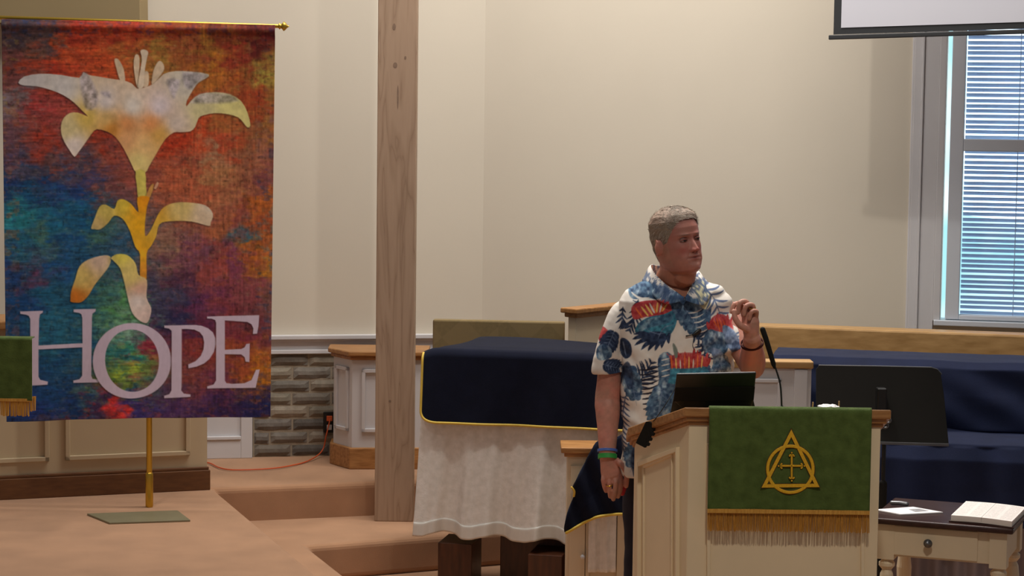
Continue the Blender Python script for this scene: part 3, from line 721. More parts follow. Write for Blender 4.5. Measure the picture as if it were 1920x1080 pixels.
set_colors(bo, slin(np.clip(CC * 1.08, 0, 255)).reshape(-1, 3))
md = bo.modifiers.new('s', 'SOLIDIFY'); md.thickness = .003; md.offset = -1
# stand: base plate, pole, cross rod, finials
pc = PZ(262, 968, L2 + .006)
root = empty('banner_stand', (pc.x, pc.y, L2), 'brass banner pole on flat rectangular base plate under the lily banner', 'banner stand')
q = [PZ(163, 963, L2 + .008), PZ(205, 980, L2 + .008), PZ(357, 975, L2 + .008), PZ(333, 957, L2 + .008)]
MB().slab([(p_.x, p_.y, L2) for p_ in q], (0, 0, .009)).build('base_plate', M['plate'], root, bevel=.002)
yp = YBn + .05
pb = Vector((pc.x, yp, L2))
d = MB(); d.tube([(pc.x, yp, L2 + .009), (pc.x, yp, P(262, 45, yp).z)], .0135, 16); d.build('pole', M['brass'], root, smooth=True)
d = MB(); d.tube([(pc.x, yp, L2 + .009), (pc.x, yp, L2 + .15)], .018, 16); d.build('pole_socket', M['brass'], root, smooth=True)
ra = P(-2, 33, YBn + .005); rb = P(522, 49, YBn + .015)
d = MB(); d.tube([ra, rb], .009, 12); d.build('cross_rod', M['brass'], root, smooth=True)
for e, sgn in ((ra, -1), (rb, 1)):
    dd = (rb - ra).normalized() * sgn; prof = [(0, .009), (.006, .016), (.010, .010), (.016, .012), (.024, .022), (.032, .017), (.040, .007), (.046, .003)]
    V, Fs = loft([e + dd * a for a, _ in prof], [r_ for _, r_ in prof], 14); ob('finial', V, Fs, M['brass'], root, smooth=True)

# ------------------------------------------------------------------ cloth helpers
def fringe_mesh(p0, p1, ztop, length, nrm, strands, w=.8, seed=1):
    rr = random.Random(seed); mb = MB(); p0 = Vector(p0); p1 = Vector(p1); nrm = Vector(nrm)
    for i in range(strands):
        t = (i + .5) / strands; c = p0.lerp(p1, t); hw = (p1 - p0).length / strands * .5 * 1.15
        ex = (p1 - p0).normalized(); L = length * rr.uniform(.94, 1.03); o = rr.uniform(-.0015, .0025); dx = rr.uniform(-.003, .003)
        V = []
        for (zz, sx) in ((0, 0), (.5, dx * .6), (1, dx)):
            c2_ = c + ex * sx; zc = ztop - L * zz
            for (a, b) in ((-hw, 0), (0, .0022), (hw, 0), (0, -.0022)):
                q = c2_ + ex * a + nrm * (b + o); V.append((q.x, q.y, zc))
        Fs = []
        for k in range(2):
            for j in range(4): Fs.append((k*4+j, k*4+(j+1) % 4, k*4+4+(j+1) % 4, k*4+4+j))
        Fs += [(3,2,1,0), (8,9,10,11)]
        mb.add(V, Fs)
    return mb
def tex_ribbon(mb, pts, wd, n, closed=False, dep=.0018):
    """embroidered band along 3d pts lying on a plane of normal n"""
    V, Fs = loft(pts, [(wd / 2, dep)] * len(pts), 8, hint=None, closed=closed, cap=False) if False else (None, None)
    m = len(pts); V = []; Fs = []; n = Vector(n); pts = [Vector(p) for p in pts]
    for i in range(m):
        t = ((pts[(i+1) % m] if (closed or i < m-1) else pts[i]) - (pts[i-1] if (closed or i > 0) else pts[i])).normalized()
        s_ = t.cross(n).normalized()
        for (a, b) in ((-1, 0), (-.6, 1), (.6, 1), (1, 0)): V.append(pts[i] + s_ * (a * wd / 2) + n * (b * dep))
    for i in range(m if closed else m - 1):
        j = (i + 1) % m
        for k in range(3): Fs.append((i*4+k, i*4+k+1, j*4+k+1, j*4+k))
        Fs.append((i*4+3, i*4, j*4, j*4+3))
    if not closed: Fs += [(0,1,2,3), ((m-1)*4+3, (m-1)*4+2, (m-1)*4+1, (m-1)*4)]
    mb.add(V, Fs)

# ------------------------------------------------------------------ lectern
YF = 7.5
xfl = P(1291, 860, YF).x; xfr = P(1650, 860, YF).x; YE = 7.86; xel = P(1191, 900, YE).x; YBk = 7.94
foot = [(xfl, YF), (xfr, YF), (xfr + .005, YBk - .08), (xfr - .04, YBk), (xel, YBk), (xel, YE)]
ZT = P(1480, 766, YF - .03).z; SLP = .34
ztop = lambda x, y: ZT - SLP * (y - (YF - .03))
root = empty('lectern', ((xfl + xfr) / 2, 7.75, 0), 'cream panelled church lectern with sloping oak top, speaker standing behind', 'lectern')
MB().prism(foot, .1, lambda x, y: ztop(x, y) - .048).build('body', M['lectern'], root, bevel=.003)
def offpoly(foot, s):
    out = []; n = len(foot)
    for i in range(n):
        p0 = Vector(foot[i-1]); p1 = Vector(foot[i]); p2 = Vector(foot[(i+1) % n])
        a = (p1 - p0).normalized(); b = (p2 - p1).normalized(); na = Vector((a.y, -a.x)); nb = Vector((b.y, -b.x)); m = (na + nb).normalized()
        q = p1 + m * (s / max(.4, m.dot(na))); out.append((q.x, q.y))
    return out
MB().prism(offpoly(foot, .02), 0, .1).build('base', M['oak'], root, bevel=.006)
d = MB(); d.prism(offpoly(foot, .008), lambda x, y: ztop(x, y) - .056, lambda x, y: ztop(x, y) - .044); d.prism(offpoly(foot, .018), lambda x, y: ztop(x, y) - .046, lambda x, y: ztop(x, y) - .03)
d.prism(offpoly(foot, .03), lambda x, y: ztop(x, y) - .032, ztop)
d.build('top', M['oak'], root, bevel=.004)
# front recessed panel frame and left face moulding
def face_frame(d, q, w, t, n):
    """raised moulding along a 3d quad outline"""
    q = [Vector(p) for p in q]; n = Vector(n)
    for i in range(4):
        a = q[i]; b = q[(i+1) % 4]; c = sum(q, Vector()) / 4
        def inn(p):  return p + (c - p).normalized() * (w * 1.414)
        a2, b2 = inn(a), inn(b)
        d.slab([a - n*.002, b - n*.002, b2 - n*.002, a2 - n*.002], n * t)
nl_ = (Vector((xel, YE, 0)) - Vector((xfl, YF, 0))).normalized(); nl_ = Vector((nl_.y, -nl_.x, 0))
if nl_.y > 0: nl_ = -nl_
def LF(px, py, off=0): return PP(px, py, Vector((xfl, YF, 0)) + nl_ * off, nl_)
d = MB()
face_frame(d, [LF(1200, 865), LF(1274, 838), LF(1274, 1200), LF(1200, 1190)], .014, .016, nl_)
face_frame(d, [LF(1208, 872), LF(1262, 850), LF(1262, 1190), LF(1208, 1180)], .008, .009, nl_)
d.build('side_moulding', M['lectern'], root, bevel=.002)
d = MB(); yfn = Vector((0, -1, 0))
face_frame(d, [P(1325, 830, YF), P(1620, 830, YF), P(1620, 1290, YF), P(1325, 1290, YF)], .016, .014, yfn)
d.build('front_moulding', M['lectern'], root, bevel=.002)
# cables fixed on its right side
d = MB()
cx_ = P(1662, 795, 7.62)
for k, (dx, dz, r_) in enumerate(((0, .03, .012), (.004, .012, .012), (-.002, -.008, .011))):
    d.tube([cx_ + Vector((dx + r_*math.cos(t), .01*k, dz + r_*.8*math.sin(t))) for t in [2*PI*i/12 for i in range(12)]], .004, 8, closed=True)
d.tube([cx_ + Vector((-.02, 0, .035)), cx_ + Vector((0, 0, .03))], .005, 8)
tag(d.build('cable_bundle', M['grey_metal'], smooth=True), 'small coiled grey cable bundle hanging at right side of lectern top', 'cable')

# parament on the lectern
def parament(name, xa, xb, yfront, ztop_, zbot, depth_back, label, slope):
    o0 = Vector(((xa + xb) / 2, yfront, zbot))
    NVd, NUd = 46, 60
    Ltop = depth_back; Ldrop = ztop_ - zbot
    def f(u, v):
        s_ = v * (Ltop + Ldrop); x = xa + (xb - xa) * u
        if s_ < Ltop:
            y = yfront + (Ltop - s_); z = ztop_ + .004 - slope * (Ltop - s_) 
        else:
            dz = s_ - Ltop; z = ztop_ + .004 - dz; y = yfront - .004 - .003 * math.sin(u * 14 + 1) * (dz / Ldrop) - .0025*math.sin(u*31 + 2)*min(1, dz*4)
            y -= .006 * math.exp(-((u - .53) / .025)**2) * math.exp(-dz * 9)
        return (x, y, z)
    V, Fs = grid(f, NUd, NVd)
    o = ob(name, V, [tuple(reversed(q)) for q in Fs], M['green'], smooth=True); md = o.modifiers.new('s', 'SOLIDIFY'); md.thickness = .004; md.offset = 1
    tag(o, label, 'altar cloth')
    return o
yc = YF - .034
xa = P(1328, 860, yc).x; xb = P(1632, 860, yc).x; zb = P(1480, 961, yc).z
ZC = ZT
par = parament('green_parament', xa, xb, yc, ZC, zb, .18, 'green brocade cloth with gold triangle and circle emblem hanging on lectern front', SLP)
fm = fringe_mesh((xa, yc - .005, 0), (xb, yc - .005, 0), zb + .012, (1001 - 958) / 544, (0, -1, 0), 240)
fm.build('fringe', M['fringe'], par)
d = MB(); d.box((xa, yc - .015, zb - .002), (xb, yc - .004, zb + .012)); d.build('fringe_band', M['fringe'], par)
EC = lambda px, py, o=0: P(px, py, yc - .0095 - o)
nE = Vector((0, -1, 0))
tri = [(1483, 810), (1433, 912), (1531, 911)]
def dense(pts, closed=True, k=10):
    out = []
    n = len(pts)
    for i in range(n if closed else n - 1):
        a = pts[i]; b = pts[(i+1) % n]
        for j in range(k): out.append((a[0] + (b[0]-a[0])*j/k, a[1] + (b[1]-a[1])*j/k))
    if not closed: out.append(pts[-1])
    return out
def emblem(wd, off, m, nm):
    d = MB()
    apex = [(1484, 805), (1429, 914), (1536, 912)]
    # three bars with pointed corners: outer and inner triangle loops
    c = (1483.2, 880)
    def scale(pts, ds):
        out = []; n = 3
        for i in range(3):
            p = Vector(pts[i]); a = (p - Vector(pts[i-1])).normalized(); b = (Vector(pts[(i+1) % 3]) - p).normalized()
            na = Vector((a.y, -a.x)); nb = Vector((b.y, -b.x)); m_ = (na + nb).normalized(); 
            if (p - Vector(c)).dot(m_) < 0: m_ = -m_; na = -na
            out.append(p + m_ * (ds / abs(m_.dot(na))))
        return out
    ctr = [(1483.6, 812), (1433, 911), (1531.5, 910)]
    ou = scale(ctr, wd / 2); inn = scale(ctr, -wd / 2)
    for i in range(3):
        d.slab([EC(*ou[i], off), EC(*ou[(i+1) % 3], off), EC(*inn[(i+1) % 3], off), EC(*inn[i], off)], (0, -.0022, 0))
    tex_ribbon(d, [EC(1482 + 42.5*math.cos(t), 880 + 43.5*math.sin(t), off) for t in [2*PI*k/60 for k in range(60)]], wd / 545, nE, True, .0026)
    ww = wd * .62
    def bar(a, b, w_): tex_ribbon(d, [EC(*a, off), EC((a[0]+b[0])/2, (a[1]+b[1])/2, off), EC(*b, off)], w_ / 545, nE, False, .0026)
    bar((1484.5, 853), (1484.5, 897), ww); bar((1464, 873.5), (1504, 873.5), ww)
    for (x, y, ux, uy) in ((1484.5, 853, 0, -1), (1484.5, 897, 0, 1), (1464, 873.5, -1, 0), (1504, 873.5, 1, 0)):
        vx, vy = -uy, ux
        tx = [(x + ux*4.2, y + uy*4.2), (x + vx*4 - ux*1.5, y + vy*4 - uy*1.5), (x - vx*4 - ux*1.5, y - vy*4 - uy*1.5)]
        for (a, b) in tx:
            rr_ = 1.5 + (wd - 6) * .3
            d.slab([EC(a + rr_*math.cos(t), b + rr_*math.sin(t), off) for t in [2*PI*k/8 for k in range(8)]], (0, -.0026, 0))
        bar((x - vx*4, y - vy*4), (x + vx*4, y + vy*4), 2.6)
    d.build(nm, m, par)
emblem(9.0, 0, M['dark_thread'], 'emblem_outline')
emblem(6.2, .0022, M['gold_thread'], 'emblem')

# tablet on lectern
def onlect(px, py, y): return P(px, py, y)
yt = 7.62; zt_ = ztop(0, yt)
tb0 = P(1284, 766, yt - .02); tb1 = P(1406, 766, yt - .02)
root = empty('tablet', ((tb0.x + tb1.x)/2, yt, zt_ ), 'black tablet computer propped on the lectern top', 'tablet')
q = [P(1284, 771, 7.672), P(1408, 769, 7.672), P(1413, 750, 7.654), P(1418, 699, 7.60), P(1269, 702, 7.60), P(1263, 752, 7.654)]
n_ = (q[1] - q[0]).cross(q[4] - q[0]).normalized(); n_ = n_ if n_.y < 0 else -n_
MB().slab(q, -n_ * .011).build('shell', M['black'], root, bevel=.004)
d = MB(); d.slab([q[5] + n_*.001, q[2] + n_*.001, q[2].lerp(q[3], .5) + n_*.001, q[5].lerp(q[4], .5) + n_*.001], n_ * .0015)
d.build('back_cover', M['black_matte'], root)
d = MB(); s0 = P(1255, 767, 7.70); s1_ = P(1422, 764, 7.70); s0.z = ztop(0, 7.70) + .001; s1_.z = s0.z
d.slab([s0, s1_, P(1410, 738, 7.68), P(1264, 740, 7.68)], (0, .004, 0)); d.build('kickstand', M['black'], root, bevel=.001)

# hanging gadget on cord
g0 = LF(1216, 815, .038); 
root = empty('hanging_clip', g0, 'black comb-edged plastic clip dangling on cord at lectern left side', 'clip')
ax = Vector((math.sin(.42), 0, math.cos(.42))); bx = Vector((math.cos(.42), 0, -math.sin(.42)))
def G(a, b): return g0 + nl_ * .004 + ax * a + bx * b
d = MB(); u_ = 1 / 500
outl = [(-22, -11), (22, -12), (24, 8), (20, 12)]
outl = [(-21*u_, -10*u_), (21*u_, -10*u_), (24*u_, -6*u_), (24*u_, 7*u_)]
for k in range(4):
    a0 = (18 - k * 10) * u_; outl += [(a0, 12*u_), (a0 - 5*u_, 12*u_), (a0 - 5.5*u_, 8*u_), (a0 - 9*u_, 8*u_)]
outl += [(-22*u_, 8*u_)]
d.slab([G(a, b) for a, b in outl], nl_ * .008); d.build('body', M['black_matte'], root, bevel=.001)
V, Fs = loft(smooth_path([G(24*u_, 0) + nl_*.004, LF(1236, 776, .03), P(1252, 752, 7.64), P(1262, 735, 7.66), P(1270, 722, 7.67)], 6), .0016, 6)
ob('cord', V, Fs, M['black'], root, smooth=True)

# gooseneck microphone
mb0 = P(1466, 762, 7.60); mb0.z = ztop(0, 7.60) + .006
root = empty('gooseneck_microphone', mb0, 'black gooseneck microphone standing up from the lectern top', 'microphone')
V, Fs = lathe([(.014, 0), (.013, .006), (.006, .012), (.005, .03)], mb0, 14); ob('base', V, Fs, M['black'], root, smooth=True)
V, Fs = loft(smooth_path([mb0 + Zv*.02, P(1464, 730, 7.60), P(1461, 712, 7.60), P(1454, 690, 7.60), P(1451, 682, 7.60)], 6), .0032, 8); ob('gooseneck', V, Fs, M['black'], root, smooth=True)
V, Fs = loft([P(1452, 689, 7.60), P(1450.5, 683, 7.60), P(1436, 635, 7.60), P(1430, 618, 7.60)], [.005, .0085, .0095, .0095], 14); ob('microphone_head', V, Fs, M['black_matte'], root, smooth=True)
# small things on the top
d = MB(); p_ = P(1573, 764, 7.56); p_.z = ztop(0, 7.56)
d.tube([p_ + Zv*.004, Vector((p_.x, p_.y, P(1573, 753, 7.56).z))], .0028, 8); tag(d.build('wooden_peg', M['oak_rail']), 'short upright tan wooden peg on lectern top, right of crumpled tissue', 'peg')
d = MB(); p_ = P(1523, 764, 7.56); p_.z = ztop(0, 7.56); d.tube([p_ + Zv*.004, Vector((p_.x + .002, p_.y, P(1523, 755, 7.56).z))], .0030, 8)
tag(d.build('wooden_peg', M['oak_rail']), 'short upright tan wooden peg on lectern top, left of crumpled tissue', 'peg')
pc_ = P(1548, 760, 7.60); pc_.y = 7.53; pc_.z = ztop(0, 7.53) + .017
V = []; Fs = []; bmt = bmesh.new(); bmesh.ops.create_icosphere(bmt, subdivisions=4, radius=1)
for v in bmt.verts:
    nn = mnoise.noise(v.co * 2.3) * .35 + abs(mnoise.noise(v.co * 5)) * .25
    V.append((pc_.x + v.co.x * .034 * (1 + nn), pc_.y + v.co.y * .03 * (1 + nn), pc_.z + v.co.z * .011 * (1 + nn)))
Fs = [tuple(v.index for v in f.verts) for f in bmt.faces]; bmt.free()
tag(ob('crumpled_tissue', V, Fs, M['paper'], smooth=True), 'crumpled white tissue lying on the lectern top', 'tissue')

# ------------------------------------------------------------------ left parament on pedestal
yq = 9.0
xr_ = P(61, 700, yq).x; zt2 = P(30, 636, yq).z; zb2 = P(30, 752, yq).z
root = empty('pedestal_stand', (xr_ - .5, yq + .22, L2), 'wooden stand at left edge under the green fringed cloth', 'stand')
MB().box((xr_ - .90, yq + .006, zt2 - .05), (xr_ - .02, yq + .044, zt2 - .002)).build('top', M['oak'], root, bevel=.004)
MB().box((xr_ - .60, yq + .005, L2 + .04), (xr_ - .50, yq + .045, zt2 - .05)).build('column', M['oak'], root, bevel=.004)
MB().box((xr_ - .75, yq - .12, L2), (xr_ - .35, yq + .18, L2 + .04)).build('base', M['oak'], root, bevel=.004)
par2 = parament('green_parament', xr_ - .60, xr_, yq, zt2, zb2, .045, 'green brocade cloth with gold fringe at left edge of the photo', 0.0)
fringe_mesh((xr_ - .60, yq - .006, 0), (xr_ - .012, yq - .006, 0), zb2 + .01, .072, (0, -1, 0), 150, seed=4).build('fringe', M['fringe'], par2)
fringe_mesh((xr_ - .012, yq - .004, 0), (xr_ + .012, yq + .01, 0), zb2 + .02, .062, (0, -1, 0), 8, seed=5).build('fringe_tassel', M['fringe'], par2)
MB().box((xr_ - .60, yq - .012, zb2), (xr_ - .008, yq - .004, zb2 + .012)).build('fringe_band', M['fringe'], par2)
# ------------------------------------------------------------------ draped console at left
A0 = P(797, 655, 9.80); B0 = P(1330, 675, 9.55)
A0 = Vector((A0.x, A0.y, 0)); B0 = Vector((B0.x, B0.y, 0)); exC = (B0 - A0).normalized(); nC = Vector((exC.y, -exC.x, 0)); WC = (B0 - A0).length
zc = P(900, 661, 9.77).z
def CP(a, o, z): p = A0 + exC * a + nC * o; return (p.x, p.y, z)
root = empty('console_stand', A0 + exC * WC/2, 'dark wooden block-legged console under white lace and navy cloths', 'console')
MB().fbox(A0, exC, nC, .03, WC - .03, -.34, -.02, .34, zc - .012).build('case', M['dark_wood'], root, bevel=.004)
aC = lambda px, py, o=0: (lambda p: (Vector((p.x, p.y, 0)) - A0).dot(exC))(PP(px, py, A0 + nC * o, nC))
zC_ = lambda px, py, o=0: PP(px, py, A0 + nC * o, nC).z
for (xa_, xb_, yy, oo) in ((821, 884, 1019, .02), (990, 1054, 1041, .10)):
    a, b = aC(xa_, 1040, oo), aC(xb_, 1040, oo)
    MB().fbox(A0, exC, nC, a, b, oo - .22, oo, 0, zC_((xa_ + xb_)/2, yy, oo)).build('leg_block', M['dark_wood'], root, bevel=.003)
MB().fbox(A0, exC, nC, aC(928, 1040), WC - .05, -.30, -.12, 0, .34).build('plinth', M['dark_wood'], root, bevel=.003)
# white lace cloth: front drop with folds
zh = zC_(800, 998, .05)
WW_ = aC(1064, 900, .03)
def lace(u, v):
    a = u * (WC + .01); z = zc - .005 - v * (zc - zh)
    fl = v ** 1.3
    x = a - .035 * fl * (1 - u) * (u < .999) + .004 * math.sin(a * 40) * fl
    o = .018 + fl * (.026 * math.sin(a * 27 + .6 * math.sin(a * 9)) + .010 * math.sin(a * 55 + 2) + .034) + .004 * math.sin(a * 110 + v * 3) * fl
    zz = z - .012 * v * math.sin(a * 27 + 1.2) - .03 * v * u * (a < 99) * .6
    if v > .925 : o += .002
    return CP(x, o, zz)
V, Fs = grid(lace, 260, 90)
cl = ob('lace_cloth', V, Fs, M['lace'], smooth=True); md = cl.modifiers.new('s', 'SOLIDIFY'); md.thickness = .002
tag(cl, 'long white lace cloth hanging in folds below the navy cover', 'tablecloth')
M['hem'] = mat('white_satin_hem', S(218, 213, 204), .5, .03, 30)
V, Fs = grid(lambda u, v: (lambda q: (q[0] + nC.x * .002, q[1] + nC.y * .002, q[2]))(lace(u, .925 + .076 * v)), 260, 8)
hm = ob('hem_band', V, Fs, M['hem'], cl, smooth=True); md = hm.modifiers.new('s', 'SOLIDIFY'); md.thickness = .003; md.offset = 0
# navy cover: top and rounded drop with yellow piping
zn = zC_(900, 797, .05); dropL = zc - zn; rc = .075
def cover_pt(a, s_):
    """a along the front, s_: <0 on the top going back, >0 down the front"""
    if s_ < 0:
        o = s_; z = zc + .012 + .008 * min(1, -s_ / .08); a2 = a + max(0, (.16 - a)) * min(1, -s_ / .42) * 1.1
        z -= .02 * max(0, 1 - a / .2) * min(1, -s_/.2) * .5
        z += .010 * math.sin(a * 5) * min(1, -s_/.3)
        return CP(a2, o + .02, z)
    k = min(1, s_ / .02); o = .02 + .024 * math.sin(k * PI / 2) + .010 * math.sin(a * 8 + 1) * s_ / dropL + .006 * math.sin(a * 21 + s_ * 6) * s_ / dropL
    return CP(a - .012 * math.sin(PI * min(1, s_ / dropL)) * 0 + .03 * (1 - s_ / dropL) * max(0, 1 - a / .1) * 0, o + .02 * s_ / dropL, zc + .012 - .012 * k - s_ + .006)
def cover(u, v):
    a = u ** 1.6 * (WC + .02)
    dl = dropL
    if a < rc: dl = dropL - rc + math.sqrt(max(0, rc*rc - (rc - a)**2))
    t0 = .44
    s_ = -t0 + v * (t0 + dl) if v < 0 else None
    if v < .4: s_ = -t0 * (1 - v / .4)
    else: s_ = dl * (v - .4) / .6
    rise = .055 * max(0, 1 - a / .05) ** 2
    if s_ > 0 and a < .06: pass
    q = cover_pt(a, s_)
    return (q[0], q[1], q[2] - (.02 * max(0, 1 - a / .07) ** 2))
V, Fs = grid(cover, 150, 90)
cv = ob('navy_cover', V, Fs, M['navy'], smooth=True); md = cv.modifiers.new('s', 'SOLIDIFY'); md.thickness = .005; md.offset = 0
tag(cv, 'navy blue cloth cover with yellow piping over the white lace cloth', 'cloth cover')
edge = [cover(0, v) for v in [.12 + i * .022 for i in range(41)]] + [cover(u, 1) for u in [i / 120 for i in range(121)]]
edge = [Vector(e) + nC * .004 for e in edge]
e2l = [edge[0]]
for e in edge[1:]:
    if (e - e2l[-1]).length > .006: e2l.append(e)
V, Fs = loft(e2l, .0058, 8); ob('piping', V, Fs, M['gold_piping'], cv, smooth=True, label='yellow piping')

# tan patterned panel behind
ta = P(811, 640, 10.42); tb = P(1058, 640, 10.37)
zt3 = P(811, 599, 10.42).z
exT = Vector((tb.x - ta.x, tb.y - ta.y, 0)).normalized(); nT = Vector((exT.y, -exT.x, 0)); LT3 = (tb - ta).length
root = empty('fabric_bench_back', (ta + tb) * .5 * 1.0 - Zv * ((ta + tb).z * .5 - L1), 'tan diamond-woven fabric panel standing behind the navy cover', 'panel')
MB().fbox(ta, exT, nT, 0, LT3, -.05, 0, L1 + .12, zt3).build('fabric_panel', M['tanpanel'], root, bevel=.008)
for a in (.06, LT3 - .1): MB().fbox(ta, exT, nT, a, a + .04, -.045, -.005, 0 if False else L1 * 0, L1 + .12).build('leg', M['dark_wood'], root)

# rail with oak cap (end-on) behind the speaker, left
def rail_wall(name, p0, dirv, length, zt_, thick, label, cat='railing', zb=0.0, group=None, cap_m='oak', body_m='cream', cap_t=.045, cap_o=.028):
    e = Vector((dirv[0], dirv[1], 0)).normalized(); n = Vector((e.y, -e.x, 0))
    root = empty(name, Vector((p0[0], p0[1], zb)), label, cat)
    MB().fbox(p0, e, n, 0, length, -thick, 0, zb, zt_ - cap_t).build('body', M[body_m], root, bevel=.003)
    d = MB(); d.fbox(p0, e, n, -cap_o*.5, length, -thick - cap_o*.5, cap_o*.5, zt_ - cap_t, zt_ - cap_t*.5); d.fbox(p0, e, n, -cap_o, length, -thick - cap_o, cap_o, zt_ - cap_t*.55, zt_)
    d.build('cap', M[cap_m], root, bevel=.006)
    return root, e, n
# receding along +Y: near face end at px 1063..1080
pe = P(1080, 600, 10.25); pe0 = P(1064, 600, 10.22)
zt4 = P(1075, 579, 10.22).z
e4 = Vector((P(1135, 600, 10.42).x - pe.x, .17, 0)).normalized()
n4 = Vector((e4.y, -e4.x, 0))
root, _, _ = rail_wall('choir_rail', pe, e4, .8, zt4, .048, 'cream choir rail with rounded oak cap rising behind navy cover, left of speaker')
# lower cabinet behind the drape
pa_ = P(1064, 850, 9.2); zt5 = P(1090, 838, 9.2).z
root = empty('cream_cabinet', (pa_.x + .3, 9.35, 0), 'cream cabinet with oak top and small knob, behind speaker hand', 'cabinet')
MB().box((pa_.x, 9.2, .06), (pa_.x + .62, 9.36, zt5 - .04)).build('body', M['cream'], root, bevel=.003)
MB().box((pa_.x - .02, 9.18, 0), (pa_.x + .64, 9.38, .09)).build('base', M['brown_base'], root, bevel=.003)
d = MB(); d.box((pa_.x - .014, 9.186, zt5 - .042), (pa_.x + .634, 9.374, zt5 - .022)); d.box((pa_.x - .028, 9.172, zt5 - .024), (pa_.x + .648, 9.388, zt5)); d.build('top', M['oak'], root, bevel=.004)
dx = P(1098, 1000, 9.19).x
dr_ = MB().box((pa_.x + .014, 9.188, .12), (dx - .002, 9.2, zt5 - .08)).build('door', M['cream'], root, bevel=.002)
k_ = P(1092, 1043, 9.18); V, Fs = loft([k_ + Vector((0, .012, 0)), k_, k_ + Vector((0, -.016, 0))], [.006, .006, .010], 12); ob('knob', V, Fs, M['white_trim'], dr_, smooth=True)
MB().box((dx + .002, 9.184, .10), (dx + .018, 9.2, zt5 - .05)).build('stile', M['cream'], root, bevel=.002)
MB().box((P(1157, 1000, 9.19).x, 9.180, .10), (P(1157, 1000, 9.19).x + .05, 9.2, zt5 - .05)).build('stile', M['cream'], root, bevel=.002)
# white cloth hanging on it
xa_ = P(1104, 1000, 9.15).x; xb_ = P(1156, 1000, 9.15).x + .0
def lc(u, v): return (xa_ + (xb_ - xa_) * u, 9.176 - .006 * math.sin(u * 13) - .004 * math.sin(u * 29 + 1), .22 + (zt5 - .05 - .22) * (1 - v))
V, Fs = grid(lc, 40, 30); o = ob('white_hanging_cloth', V, Fs, M['lace'], smooth=True, solid=.003); tag(o, 'narrow white cloth hanging on the cream cabinet below the small navy drape', 'cloth')
# small navy drape (own thickness and folds)
outl = [(1122,826),(1150,822),(1185,822),(1200,965),(1160,964),(1140,966),(1118,970),(1095,980),(1078,990),(1062,999),(1058,990),(1062,968),(1070,945),(1077,925),(1073,915),(1082,896),(1096,868),(1108,845)]
YD = 9.135
cx0, cy0 = 1130, 900
def inset(pts, f): return [(cx0 + (x-cx0)*f, cy0 + (y-cy0)*f) for x, y in pts]
rings = []; V = []; Fs = []
sm = smooth_poly(outl, 4); n = len(sm); K = 9
for k in range(K + 1):
    f = 1 - k / (K + 0.2)
    for (x, y) in inset(sm, f):
        dy = .014 * math.sin((x * .8 - y * .32) * .16) * (1 - f * .25) + .012 * math.sin((x*.9 + y * .2) * .05)
        V.append(tuple(P(x, y, YD + dy)))
for k in range(K):
    for i in range(n): Fs.append((k*n+i, k*n+(i+1) % n, (k+1)*n+(i+1) % n, (k+1)*n+i))
Fs.append(tuple(range(K*n, (K+1)*n)))
nd = ob('navy_drape', V, Fs, M['navy'], smooth=True); md = nd.modifiers.new('s', 'SOLIDIFY'); md.thickness = .008; md.offset = 0
tag(nd, 'small navy cloth with yellow edge hanging over cream cabinet behind speaker hand', 'cloth')
def along(lst): return [P(x, y, YD - .006 + .014 * math.sin((x * .8 - y * .32) * .16) * .75 + .012 * math.sin((x*.9 + y*.2) * .05)) for x, y in lst]
V, Fs = loft(smooth_path(along([(1200,965),(1160,964),(1140,966),(1118,970),(1095,980),(1078,990),(1062,999)]), 5), .0062, 8); ob('piping', V, Fs, M['gold_piping'], nd, smooth=True, label='yellow piping')
V, Fs = loft(smooth_path(along([(1072,914),(1077,921),(1076,930)]), 4), .005, 8); ob('piping', V, Fs, M['gold_piping'], nd, smooth=True, label='yellow piping')

# right rail with pale oak band
RY0, RY1 = 10.75, 10.35
ra_ = P(1300, 612, RY0); rb_ = P(1925, 625, RY1); rb_.z = ra_.z = P(1600, 616.5, (RY0+RY1)/2).z
er = Vector((rb_.x - ra_.x, rb_.y - ra_.y, 0)).normalized(); nr_ = Vector((er.y, -er.x, 0)); Lr = (rb_ - ra_).length + .9
root = empty('choir_rail', Vector((ra_.x, ra_.y, 0)), 'long choir rail with wide pale oak band below the window', 'railing')
MB().fbox(ra_, er, nr_, 0, Lr, -.10, -.01, 0, ra_.z - .06).build('body', M['cream'], root)
MB().fbox(ra_, er, nr_, 0, Lr, -.13, .012, ra_.z - .17, ra_.z).build('oak_band', M['oak_rail'], root, bevel=.01)

# cream panelled box behind the lectern
ba = P(1300, 690, 8.95); bb = P(1522, 686, 8.95); zt6 = P(1480, 677, 8.95).z
root = empty('panelled_box', ((ba.x + bb.x)/2, 9.1, 0), 'cream panelled rail section with pale cap directly behind the microphone', 'rail section')
MB().box((ba.x, 8.95, 0), (bb.x, 9.02, zt6 - .03)).build('body', M['white_trim'], root, bevel=.003)
MB().box((ba.x - .01, 8.935, zt6 - .03), (bb.x + .006, 9.035, zt6)).build('cap', M['oak_rail'], root, bevel=.005)
d = MB(); frame(d, Vector((0, 8.952, 0)) + Vector((0, 0, 0)), X, Vector((0, -1, 0)), P(1330, 720, 8.93).x, P(1466, 720, 8.93).x, .3, P(1440, 711, 8.93).z, w=.016, t=.032)
d.build('moulding', M['white_trim'], root, bevel=.003)
MB().box((P(1489, 720, 8.94).x, 8.938, .1), (P(1514, 720, 8.94).x, 8.951, zt6 - .035)).build('stile', M['white_trim'], root, bevel=.003)

